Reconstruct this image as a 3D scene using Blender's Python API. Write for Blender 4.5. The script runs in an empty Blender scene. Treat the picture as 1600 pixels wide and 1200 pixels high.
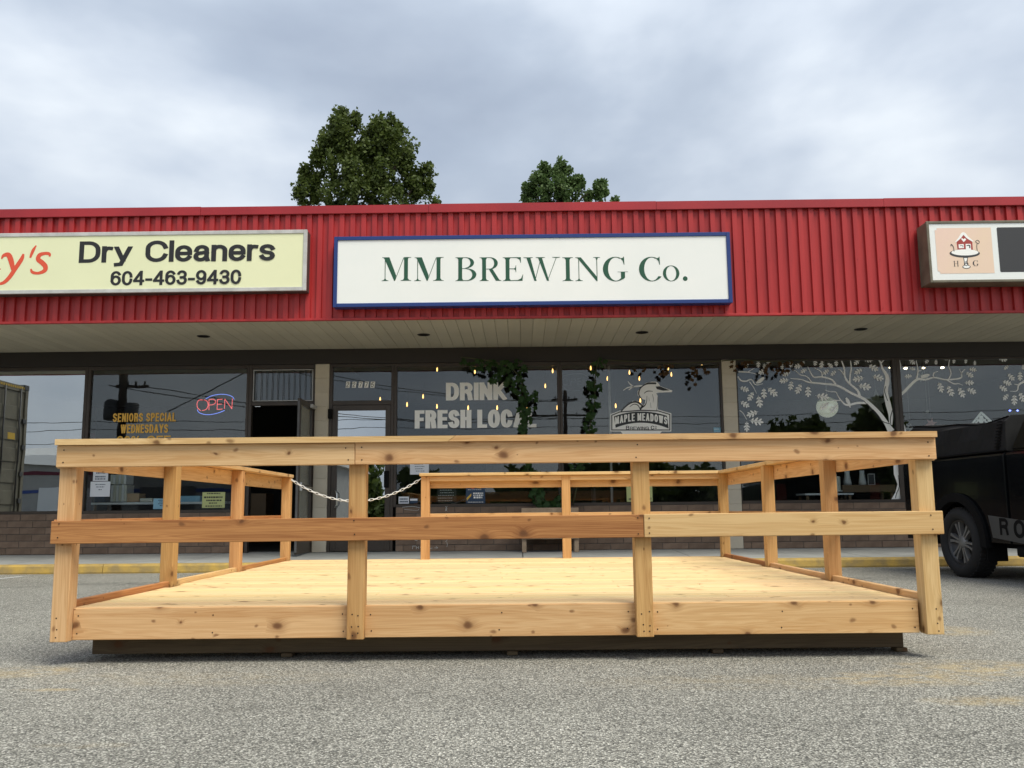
import bpy, bmesh, math, random
import numpy as np
from mathutils import Vector, Matrix
from mathutils.geometry import tessellate_polygon
random.seed(7); RNG = np.random.default_rng(7)
sc = bpy.context.scene
COL = sc.collection
R = math.radians

# ------------------------------------------------------------------ camera
F, EYE = 1400.0, 0.78
wy = Vector((16, 198, F)).normalized()
wx = Vector((1, -0.0105, 0)); wx.z = -(wx.x*wy.x + wx.y*wy.y)/wy.z; wx.normalize()
wz = wx.cross(wy)
cam = bpy.data.cameras.new('camera'); camo = bpy.data.objects.new('camera', cam); COL.objects.link(camo)
cam.sensor_width = 36; cam.sensor_fit = 'HORIZONTAL'; cam.lens = 36*F/1600; cam.clip_start = 0.05; cam.clip_end = 2000
M = Matrix(((wx.x, -wx.y, -wx.z, 0), (wy.x, -wy.y, -wy.z, 0), (wz.x, -wz.y, -wz.z, EYE), (0, 0, 0, 1)))
camo.matrix_world = M
sc.camera = camo

# ------------------------------------------------------------------ light
SUN_EL, SUN_AZ = 58, 42           # azimuth measured from behind the camera towards the right
sd = Vector((math.cos(R(SUN_EL))*math.sin(R(SUN_AZ)), -math.cos(R(SUN_EL))*math.cos(R(SUN_AZ)), math.sin(R(SUN_EL))))
sun = bpy.data.lights.new('sun', 'SUN'); sun.energy = 2.6; sun.angle = R(32); sun.color = (1.0, .945, .80)
suno = bpy.data.objects.new('sun', sun); COL.objects.link(suno)
suno.rotation_euler = sd.to_track_quat('Z', 'Y').to_euler()
w = bpy.data.worlds.new('World'); sc.world = w; w.use_nodes = True
nt = w.node_tree; nt.nodes.clear()
def N(t, typ, **kw):
    n = t.nodes.new(typ)
    for k, v in kw.items(): setattr(n, k, v)
    return n
def ramp(t, src, stops):
    r = N(t, 'ShaderNodeValToRGB'); e = r.color_ramp.elements
    while len(e) > 1: e.remove(e[-1])
    for i, (p, c) in enumerate(stops):
        x = e[0] if i == 0 else e.new(p)
        x.position = p; x.color = (*c, 1) if len(c) == 3 else c
    t.links.new(src, r.inputs[0]); return r.outputs[0]
def math_(t, op, a, b=None, clamp=False):
    n = N(t, 'ShaderNodeMath', operation=op, use_clamp=clamp)
    for i, x in enumerate((a, b)):
        if x is None: continue
        if isinstance(x, (int, float)): n.inputs[i].default_value = x
        else: t.links.new(x, n.inputs[i])
    return n.outputs[0]
def mixc(t, fac, a, b, blend='MIX'):
    n = N(t, 'ShaderNodeMix', data_type='RGBA', blend_type=blend)
    for s, x in (('Factor', fac), ('A', a), ('B', b)):
        i = [q for q in n.inputs if q.name == s and (q.type == 'RGBA' if s != 'Factor' else q.type == 'VALUE')][0]
        if hasattr(x, 'links'): t.links.new(x, i)
        elif s == 'Factor': i.default_value = x
        else: i.default_value = (*x, 1)
    return [o for o in n.outputs if o.type == 'RGBA'][0]
def vmap(t, src, scale=(1, 1, 1), loc=(0, 0, 0), rot=(0, 0, 0)):
    m = N(t, 'ShaderNodeMapping'); m.inputs['Scale'].default_value = scale; m.inputs['Location'].default_value = loc; m.inputs['Rotation'].default_value = rot
    t.links.new(src, m.inputs[0]); return m.outputs[0]
def noise(t, src, scale, detail=3, rough=.5, dist=0, dim='3D'):
    n = N(t, 'ShaderNodeTexNoise', noise_dimensions=dim)
    n.inputs['Scale'].default_value = scale; n.inputs['Detail'].default_value = detail
    n.inputs['Roughness'].default_value = rough; n.inputs['Distortion'].default_value = dist
    t.links.new(src, n.inputs['Vector']); return n.outputs['Fac']
SKY_STR = 0.1
sky = N(nt, 'ShaderNodeTexSky', sky_type='NISHITA'); sky.sun_disc = False
sky.sun_elevation = R(SUN_EL); sky.sun_rotation = R(180 - SUN_AZ); sky.air_density = 1; sky.dust_density = 2
tc = N(nt, 'ShaderNodeTexCoord')
cv = vmap(nt, tc.outputs['Generated'], (1, 1, 1.7), (2.3, 6.4, 3.7))
n1 = noise(nt, cv, 1.75, 6, .47, .2)
n2 = noise(nt, vmap(nt, tc.outputs['Generated'], (1, 1, 2.2), (9.1, 3, 0)), 4.0, 5, .45)
cl = math_(nt, 'ADD', math_(nt, 'MULTIPLY', n1, .78), math_(nt, 'MULTIPLY', n2, .22))
sep = N(nt, 'ShaderNodeSeparateXYZ'); nt.links.new(tc.outputs['Generated'], sep.inputs[0])
zen = math_(nt, 'MAXIMUM', sep.outputs[2], 0.0)
cl2 = math_(nt, 'SUBTRACT', cl, math_(nt, 'MULTIPLY', zen, .17))
cc = ramp(nt, cl2, [(.31, (2.6, 3.0, 3.65)), (.40, (3.25, 3.72, 4.4)), (.47, (4.35, 4.8, 5.4)), (.57, (6.4, 6.75, 7.0))])
# overcast cloud gets brighter towards the zenith, where it is thinnest seen from below
zb = math_(nt, 'ADD', 1.0, math_(nt, 'MULTIPLY', math_(nt, 'MULTIPLY', zen, zen), 1.0))
vm = N(nt, 'ShaderNodeVectorMath', operation='SCALE'); nt.links.new(cc, vm.inputs[0]); nt.links.new(zb, vm.inputs['Scale'])
cover = ramp(nt, n2, [(.3, (.80,)*3), (.6, (.96,)*3)])
mx = mixc(nt, cover, sky.outputs[0], vm.outputs[0])
bg = N(nt, 'ShaderNodeBackground'); bg.inputs[1].default_value = SKY_STR; nt.links.new(mx, bg.inputs[0])
wo = N(nt, 'ShaderNodeOutputWorld'); nt.links.new(bg.outputs[0], wo.inputs[0])
vs = sc.view_settings; vs.view_transform = 'Standard'; vs.look = 'None'; vs.gamma = 1; vs.exposure = 0.55; vs.use_curve_mapping = False
sc.render.engine = 'CYCLES'; sc.cycles.use_denoising = True; sc.cycles.max_bounces = 8; sc.cycles.transparent_max_bounces = 24
sc.cycles.caustics_reflective = False; sc.cycles.caustics_refractive = False

# ------------------------------------------------------------------ measuring helpers (a sight line met with a plane of known distance)
def ray(px, py):
    v = Vector(((px - 800)/F, (py - 600)/F, 1))
    return Vector((v.dot(wx), v.dot(wy), v.dot(wz)))
def P(px, py, Y):
    a = ray(px, py); a = a*(Y/a.y); return Vector((a.x, Y, a.z + EYE))
def G(px, py, z=0.0):
    a = ray(px, py); a = a*((z - EYE)/a.z); return Vector((a.x, a.y, z))
def PX(px, py, X):
    a = ray(px, py); a = a*(X/a.x); return Vector((X, a.y, a.z + EYE))

# ------------------------------------------------------------------ object helpers
WM = {}
def reg(o, parent=None, m=None):
    COL.objects.link(o)
    if m is not None: o.matrix_basis = m
    if parent is not None:
        o.parent = parent; o.matrix_parent_inverse = WM[parent.name].inverted()
    WM[o.name] = o.matrix_basis.copy()
    return o
def tag(o, label=None, cat=None, group=None, kind=None):
    if label: o['label'] = label
    if cat: o['category'] = cat
    if group: o['group'] = group
    if kind: o['kind'] = kind
    return o
def empty(name, loc, label, cat, group=None, rz=0):
    o = bpy.data.objects.new(name, None); o.empty_display_size = .1
    reg(o, None, Matrix.Translation(Vector(loc)) @ Matrix.Rotation(rz, 4, 'Z'))
    return tag(o, label, cat, group)
class MB:
    def __init__(s): s.v = []; s.f = []; s.sm = []
    def add(s, vs_, fs, smooth=False):
        b = len(s.v); s.v += [tuple(p) for p in vs_]; s.f += [tuple(i + b for i in f) for f in fs]; s.sm += [smooth]*len(fs); return s
    def box(s, x0, x1, y0, y1, z0, z1, c=0.0):
        x0, x1 = sorted((x0, x1)); y0, y1 = sorted((y0, y1)); z0, z1 = sorted((z0, z1))
        if c <= 0:
            return s.add([(x0,y0,z0),(x1,y0,z0),(x1,y1,z0),(x0,y1,z0),(x0,y0,z1),(x1,y0,z1),(x1,y1,z1),(x0,y1,z1)],
                         [(0,3,2,1),(4,5,6,7),(0,1,5,4),(1,2,6,5),(2,3,7,6),(3,0,4,7)])
        X, Y, Z = (x0, x1), (y0, y1), (z0, z1); vs_ = []; idx = {}
        for i in (0, 1):
            for j in (0, 1):
                for k in (0, 1):
                    sx, sy, sz = (1 - 2*i)*c, (1 - 2*j)*c, (1 - 2*k)*c
                    for a, p in (('x', (X[i], Y[j]+sy, Z[k]+sz)), ('y', (X[i]+sx, Y[j], Z[k]+sz)), ('z', (X[i]+sx, Y[j]+sy, Z[k]))):
                        idx[a, i, j, k] = len(vs_); vs_.append(p)
        fs = []
        def q(*ks): fs.append(tuple(idx[k] for k in ks))
        for i in (0, 1):
            q(('x',i,0,0),('x',i,1,0),('x',i,1,1),('x',i,0,1)); q(('y',0,i,0),('y',1,i,0),('y',1,i,1),('y',0,i,1)); q(('z',0,0,i),('z',1,0,i),('z',1,1,i),('z',0,1,i))
            for j in (0, 1):
                q(('x',i,j,0),('x',i,j,1),('y',i,j,1),('y',i,j,0)); q(('x',i,0,j),('x',i,1,j),('z',i,1,j),('z',i,0,j)); q(('y',0,i,j),('y',1,i,j),('z',1,i,j),('z',0,i,j))
                for k in (0, 1): q(('x',i,j,k),('y',i,j,k),('z',i,j,k))
        c0 = Vector(((x0+x1)/2, (y0+y1)/2, (z0+z1)/2))
        for n, f in enumerate(fs):
            a, b, d = (Vector(vs_[f[t]]) for t in (0, 1, 2)); m = sum((Vector(vs_[t]) for t in f), Vector())/len(f)
            if (b-a).cross(d-a).dot(m-c0) < 0: fs[n] = f[::-1]
        return s.add(vs_, fs)
    def prism(s, pts, fn, d0, d1):
        """pts: 2-D outline; fn(u, v, d) -> 3-D."""
        n = len(pts)
        ar = sum(pts[i][0]*pts[(i+1) % n][1] - pts[(i+1) % n][0]*pts[i][1] for i in range(n))
        if ar < 0: pts = pts[::-1]
        tri = tessellate_polygon([[Vector((u, v, 0)) for u, v in pts]])
        vs_ = [fn(u, v, d0) for u, v in pts] + [fn(u, v, d1) for u, v in pts]; fs = []
        for t in tri:
            a, b, c = (pts[i] for i in t)
            if (b[0]-a[0])*(c[1]-a[1]) - (b[1]-a[1])*(c[0]-a[0]) < 0: t = t[::-1]
            fs += [tuple(t), tuple(i + n for i in t[::-1])]
        for i in range(n):
            j = (i+1) % n; fs.append((j, i, i+n, j+n))
        return s.add(vs_, fs)
    def flat(s, pts, fn):
        tri = tessellate_polygon([[Vector((u, v, 0)) for u, v in pts]]); fs = []
        for t in tri:
            a, b, c = (pts[i] for i in t); k = (b[0]-a[0])*(c[1]-a[1]) - (b[1]-a[1])*(c[0]-a[0])
            if abs(k) < 1e-14: continue
            fs.append(tuple(t) if k > 0 else tuple(t[::-1]))
        return s.add([fn(u, v) for u, v in pts], fs)
    def tube(s, pts, rad, n=8, cap=True, smooth=True):
        pts = [Vector(p) for p in pts]; k = len(pts)
        rad = rad if hasattr(rad, '__len__') else [rad]*k
        vs_, fs = [], []; up = None
        for i, p in enumerate(pts):
            t = (pts[min(i+1, k-1)] - pts[max(i-1, 0)]).normalized()
            if up is None: up = t.orthogonal().normalized()
            up = (up - t*up.dot(t)).normalized(); b = t.cross(up)
            for a in range(n):
                q = 2*math.pi*a/n; vs_.append(p + (up*math.cos(q) + b*math.sin(q))*rad[i])
        for i in range(k-1):
            for a in range(n):
                b = (a+1) % n; fs.append((i*n+a, i*n+b, (i+1)*n+b, (i+1)*n+a))
        if cap: fs += [tuple(range(n))[::-1], tuple(range((k-1)*n, k*n))]
        return s.add(vs_, fs, smooth)
    def lathe(s, prof, fn, n=24, smooth=True):
        """prof: (radius, height) list; fn(x, y, h) -> 3-D."""
        vs_, fs = [], []; k = len(prof)
        for r, h in prof:
            for a in range(n):
                q = 2*math.pi*a/n; vs_.append(fn(r*math.cos(q), r*math.sin(q), h))
        for i in range(k-1):
            for a in range(n):
                b = (a+1) % n; fs.append((i*n+a, i*n+b, (i+1)*n+b, (i+1)*n+a))
        return s.add(vs_, fs, smooth)
    def mesh(s, name, mat):
        me = bpy.data.meshes.new(name); me.from_pydata(s.v, [], s.f)
        if any(s.sm): me.polygons.foreach_set('use_smooth', s.sm)
        if mat: me.materials.append(mat)
        me.update(); return me
    def build(s, name, mat, parent=None, m=None, label=None):
        o = reg(bpy.data.objects.new(name, s.mesh(name, mat)), parent, m)
        if label: o['label'] = label
        return o
def link_mesh(name, me, parent, m): return reg(bpy.data.objects.new(name, me), parent, m)
def thing(mb, name, mat, label, cat, group=None): return tag(mb.build(name, mat), label, cat, group)
def XZ(Y): return lambda u, v: (u, Y, v)

# ------------------------------------------------------------------ materials
def mat(name, col, rough=.6, metal=0.0, spec=.5, coat=0):
    m = bpy.data.materials.new(name); m.use_nodes = True; b = m.node_tree.nodes['Principled BSDF']
    b.inputs['Base Color'].default_value = (*col, 1); b.inputs['Roughness'].default_value = rough; b.inputs['Metallic'].default_value = metal
    b.inputs['Specular IOR Level'].default_value = spec; b.inputs['Coat Weight'].default_value = coat
    return m
def pb(m): return m.node_tree, m.node_tree.nodes['Principled BSDF']
def ocoord(t): return N(t, 'ShaderNodeTexCoord').outputs['Object']
def bump(t, b, h, st=.3, dist=.01):
    n = N(t, 'ShaderNodeBump'); n.inputs['Strength'].default_value = st; n.inputs['Distance'].default_value = dist
    t.links.new(h, n.inputs['Height']); t.links.new(n.outputs[0], b.inputs['Normal'])
def vary(name, c1, c2, scale=3, rough=.7, detail=5, bumps=0, bscale=60, stretch=(1, 1, 1), spec=.4, isl=0, obj=0):
    """A colour that wanders between c1 and c2, with optional relief and per-object variation."""
    m = mat(name, c1, rough, spec=spec); t, b = pb(m); co = ocoord(t)
    f = noise(t, vmap(t, co, stretch), scale, detail, .6)
    c = mixc(t, ramp(t, f, [(.35, (0,)*3), (.65, (1,)*3)]), c1, c2)
    if obj:
        oi = N(t, 'ShaderNodeObjectInfo'); v = math_(t, 'ADD', 1 - obj, math_(t, 'MULTIPLY', oi.outputs['Random'], 2*obj))
        h = N(t, 'ShaderNodeHueSaturation'); t.links.new(c, h.inputs['Color']); t.links.new(v, h.inputs['Value']); c = h.outputs[0]
    t.links.new(c, b.inputs['Base Color'])
    if bumps: bump(t, b, noise(t, co, bscale, 4), bumps, .006)
    return m
def wood(name, light, dark, knot=(.13, .055, .022), tone=.10, knots=.36):
    """Cedar: grain runs along the object's own X axis; every board shifts the pattern by its object random."""
    m = mat(name, light, .62, spec=.25); t, b = pb(m)
    oi = N(t, 'ShaderNodeObjectInfo'); co = N(t, 'ShaderNodeTexCoord').outputs['Object']
    s = N(t, 'ShaderNodeSeparateXYZ'); t.links.new(co, s.inputs[0])
    rx = math_(t, 'MULTIPLY', oi.outputs['Random'], 61.0)
    x = math_(t, 'ADD', s.outputs[0], rx); yz = math_(t, 'ADD', s.outputs[1], s.outputs[2])
    kv = N(t, 'ShaderNodeCombineXYZ'); t.links.new(math_(t, 'MULTIPLY', x, .72), kv.inputs[0]); t.links.new(yz, kv.inputs[1])
    vo = N(t, 'ShaderNodeTexVoronoi', voronoi_dimensions='2D', feature='F1'); vo.inputs['Scale'].default_value = 6.6; vo.inputs['Randomness'].default_value = 1
    wob = N(t, 'ShaderNodeVectorMath', operation='ADD'); t.links.new(kv.outputs[0], wob.inputs[0])
    nz = N(t, 'ShaderNodeTexNoise'); nz.inputs['Scale'].default_value = 14; t.links.new(kv.outputs[0], nz.inputs['Vector'])
    sc_ = N(t, 'ShaderNodeVectorMath', operation='SCALE'); sc_.inputs['Scale'].default_value = .035; t.links.new(nz.outputs['Color'], sc_.inputs[0]); t.links.new(sc_.outputs[0], wob.inputs[1])
    t.links.new(wob.outputs[0], vo.inputs['Vector'])
    d = vo.outputs['Distance']; cs = N(t, 'ShaderNodeSeparateColor'); t.links.new(vo.outputs['Color'], cs.inputs[0])
    gate = math_(t, 'LESS_THAN', cs.outputs[0], knots)
    size = math_(t, 'ADD', .45, cs.outputs[1])              # knots differ in size
    dn = math_(t, 'DIVIDE', d, size)
    near = math_(t, 'MULTIPLY', gate, math_(t, 'POWER', 2.718, math_(t, 'MULTIPLY', math_(t, 'MULTIPLY', dn, dn), -26.0)))
    gy = math_(t, 'ADD', yz, math_(t, 'MULTIPLY', near, .028))
    gv = N(t, 'ShaderNodeCombineXYZ'); t.links.new(math_(t, 'MULTIPLY', x, .55), gv.inputs[0]); t.links.new(math_(t, 'MULTIPLY', gy, 17.0), gv.inputs[1]); t.links.new(rx, gv.inputs[2])
    broad = noise(t, gv.outputs[0], 1.0, 3, .55, .6)
    gv2 = N(t, 'ShaderNodeCombineXYZ'); t.links.new(math_(t, 'MULTIPLY', x, 2.2), gv2.inputs[0]); t.links.new(math_(t, 'MULTIPLY', gy, 130.0), gv2.inputs[1]); t.links.new(rx, gv2.inputs[2])
    fine = noise(t, gv2.outputs[0], 1.0, 3, .6)
    rings = math_(t, 'MULTIPLY', math_(t, 'SINE', math_(t, 'MULTIPLY', broad, 85.0)), .085)
    g = math_(t, 'ADD', math_(t, 'ADD', math_(t, 'MULTIPLY', broad, .74), math_(t, 'MULTIPLY', fine, .26)), rings)
    c = mixc(t, ramp(t, g, [(.33, (0,)*3), (.68, (1,)*3)]), light, dark)
    halo = ramp(t, near, [(.10, (0,)*3), (.9, (.75,)*3)])
    c = mixc(t, halo, c, tuple(.62*a + .38*k for a, k in zip(dark, knot)))
    ringk = math_(t, 'MULTIPLY', math_(t, 'SINE', math_(t, 'MULTIPLY', d, 260.0)), .05)
    core = ramp(t, math_(t, 'ADD', near, ringk), [(.72, (0,)*3), (.95, (1,)*3)])
    c = mixc(t, math_(t, 'MULTIPLY', core, .85), c, knot)
    v2 = N(t, 'ShaderNodeTexVoronoi', voronoi_dimensions='2D', feature='F1'); v2.inputs['Scale'].default_value = 13; t.links.new(wob.outputs[0], v2.inputs['Vector'])
    c2 = N(t, 'ShaderNodeSeparateColor'); t.links.new(v2.outputs['Color'], c2.inputs[0])
    pin = math_(t, 'MULTIPLY', math_(t, 'LESS_THAN', c2.outputs[0], knots*.42), math_(t, 'POWER', 2.718, math_(t, 'MULTIPLY', math_(t, 'POWER', math_(t, 'DIVIDE', v2.outputs['Distance'], math_(t, 'ADD', .3, c2.outputs[2])), 2.0), -70.0)))
    c = mixc(t, ramp(t, pin, [(.12, (0,)*3), (.75, (.8,)*3)]), c, tuple(.25*a + .75*k for a, k in zip(dark, knot)))
    h = N(t, 'ShaderNodeHueSaturation'); t.links.new(c, h.inputs['Color'])
    t.links.new(math_(t, 'ADD', 1 - tone, math_(t, 'MULTIPLY', oi.outputs['Random'], 2*tone)), h.inputs['Value'])
    wn = N(t, 'ShaderNodeTexWhiteNoise', noise_dimensions='1D'); t.links.new(rx, wn.inputs['W'])
    t.links.new(math_(t, 'ADD', .492, math_(t, 'MULTIPLY', wn.outputs['Value'], .014)), h.inputs['Hue'])
    t.links.new(h.outputs[0], b.inputs['Base Color'])
    bump(t, b, fine, .25, .002)
    return m
def glass(name, f0, tint=(.92, .95, .95)):
    """A thin pane: see-through plus a mirror layer that grows towards grazing angles (f0 per surface)."""
    m = bpy.data.materials.new(name); m.use_nodes = True; t = m.node_tree; t.nodes.clear()
    lw = N(t, 'ShaderNodeLayerWeight'); lw.inputs[0].default_value = .5
    fac = math_(t, 'ADD', f0, math_(t, 'MULTIPLY', math_(t, 'POWER', lw.outputs['Facing'], 5.0), 1 - f0), True)
    tr = N(t, 'ShaderNodeBsdfTransparent'); tr.inputs[0].default_value = (*tint, 1)
    gl = N(t, 'ShaderNodeBsdfGlossy'); gl.inputs['Roughness'].default_value = 0.0; gl.inputs[0].default_value = (.95, .98, 1, 1)
    nz = noise(t, ocoord(t), 1.1, 2); bn = N(t, 'ShaderNodeBump'); bn.inputs['Strength'].default_value = .02; bn.inputs['Distance'].default_value = .05
    t.links.new(nz, bn.inputs['Height']); t.links.new(bn.outputs[0], gl.inputs['Normal'])
    mx_ = N(t, 'ShaderNodeMixShader'); t.links.new(fac, mx_.inputs[0]); t.links.new(tr.outputs[0], mx_.inputs[1]); t.links.new(gl.outputs[0], mx_.inputs[2])
    o = N(t, 'ShaderNodeOutputMaterial'); t.links.new(mx_.outputs[0], o.inputs[0]); return m
def emit(name, col, st):
    m = mat(name, col, .4); t, b = pb(m); b.inputs['Emission Color'].default_value = (*col, 1); b.inputs['Emission Strength'].default_value = st; return m
def leafmat(name, c1, c2, trans=.35):
    m = mat(name, c1, .55, spec=.3); t, b = pb(m)
    g = N(t, 'ShaderNodeNewGeometry'); c = mixc(t, g.outputs['Random Per Island'], c1, c2)
    t.links.new(c, b.inputs['Base Color'])
    tl = N(t, 'ShaderNodeBsdfTranslucent'); t.links.new(c, tl.inputs[0])
    mx_ = N(t, 'ShaderNodeMixShader'); mx_.inputs[0].default_value = trans
    o = t.nodes['Material Output']; t.links.new(b.outputs[0], mx_.inputs[1]); t.links.new(tl.outputs[0], mx_.inputs[2]); t.links.new(mx_.outputs[0], o.inputs[0]); return m

def asphalt():
    m = mat('chip_seal_asphalt', (.2,)*3, .9, spec=.25); t, b = pb(m); co = ocoord(t)
    v = N(t, 'ShaderNodeTexVoronoi', feature='F1'); v.inputs['Scale'].default_value = 145; t.links.new(co, v.inputs['Vector'])
    cs = N(t, 'ShaderNodeSeparateColor'); t.links.new(v.outputs['Color'], cs.inputs[0])
    stone = ramp(t, cs.outputs[0], [(0, (.125, .122, .108)), (.35, (.28, .273, .24)), (.7, (.42, .407, .353)), (.9, (.60, .58, .51)), (1, (.84, .815, .725))])
    gap = ramp(t, v.outputs['Distance'], [(.35, (1,)*3), (.75, (.45,)*3)])
    c = mixc(t, 1.0, stone, gap, 'MULTIPLY')
    broad = ramp(t, noise(t, co, .55, 5, .6), [(.32, (.80,)*3), (.68, (1.14,)*3)])
    c = mixc(t, 1.0, c, broad, 'MULTIPLY')
    patch = ramp(t, noise(t, vmap(t, co, (1, 1.2, 1)), 7.5, 8, .7), [(.40, (0,)*3), (.66, (1,)*3)])
    s = N(t, 'ShaderNodeSeparateXYZ'); t.links.new(co, s.inputs[0])
    def blob(cx, cy, rx, ry):
        a = math_(t, 'DIVIDE', math_(t, 'SUBTRACT', s.outputs[0], cx), rx); e = math_(t, 'DIVIDE', math_(t, 'SUBTRACT', s.outputs[1], cy), ry)
        return math_(t, 'SUBTRACT', 1.0, math_(t, 'ADD', math_(t, 'MULTIPLY', a, a), math_(t, 'MULTIPLY', e, e)), True)
    def total(bl):
        q = None
        for x in bl: q = blob(*x) if q is None else math_(t, 'MAXIMUM', q, blob(*x))
        return q
    # dust of dry yellow sand
    yel = total([(G(1530,1045).x, G(1530,1045).y, .50, .30), (G(1420,1060).x, G(1420,1060).y, .5, .22), (G(1560,1095).x, G(1560,1095).y, .35, .12), (G(40,1050).x, G(40,1050).y, .3, .2), (G(70,1078).x, G(70,1078).y, .18, .05), (G(1480,985).x, G(1480,985).y, .3, .3)])
    faint = total([(G(300,1060).x, G(300,1060).y, .9, .25), (G(1180,1065).x, G(1180,1065).y, .9, .22), (G(130,1165).x, G(130,1165).y, .2, .05)])
    yel = math_(t, 'MAXIMUM', yel, math_(t, 'MULTIPLY', faint, .3))
    c = mixc(t, math_(t, 'MULTIPLY', math_(t, 'MULTIPLY', yel, patch), .8), c, (.50, .38, .19))
    oil = total([(G(190,912).x, G(190,912).y, .9, .28), (G(1310,905).x, G(1310,905).y, .9, .4), (G(30,918).x, G(30,918).y, .3, .2)])
    c = mixc(t, math_(t, 'MULTIPLY', math_(t, 'MULTIPLY', oil, patch), .8), c, (.035, .035, .036))
    t.links.new(c, b.inputs['Base Color'])
    bump(t, b, v.outputs['Distance'], .9, .008)
    return m
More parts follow.
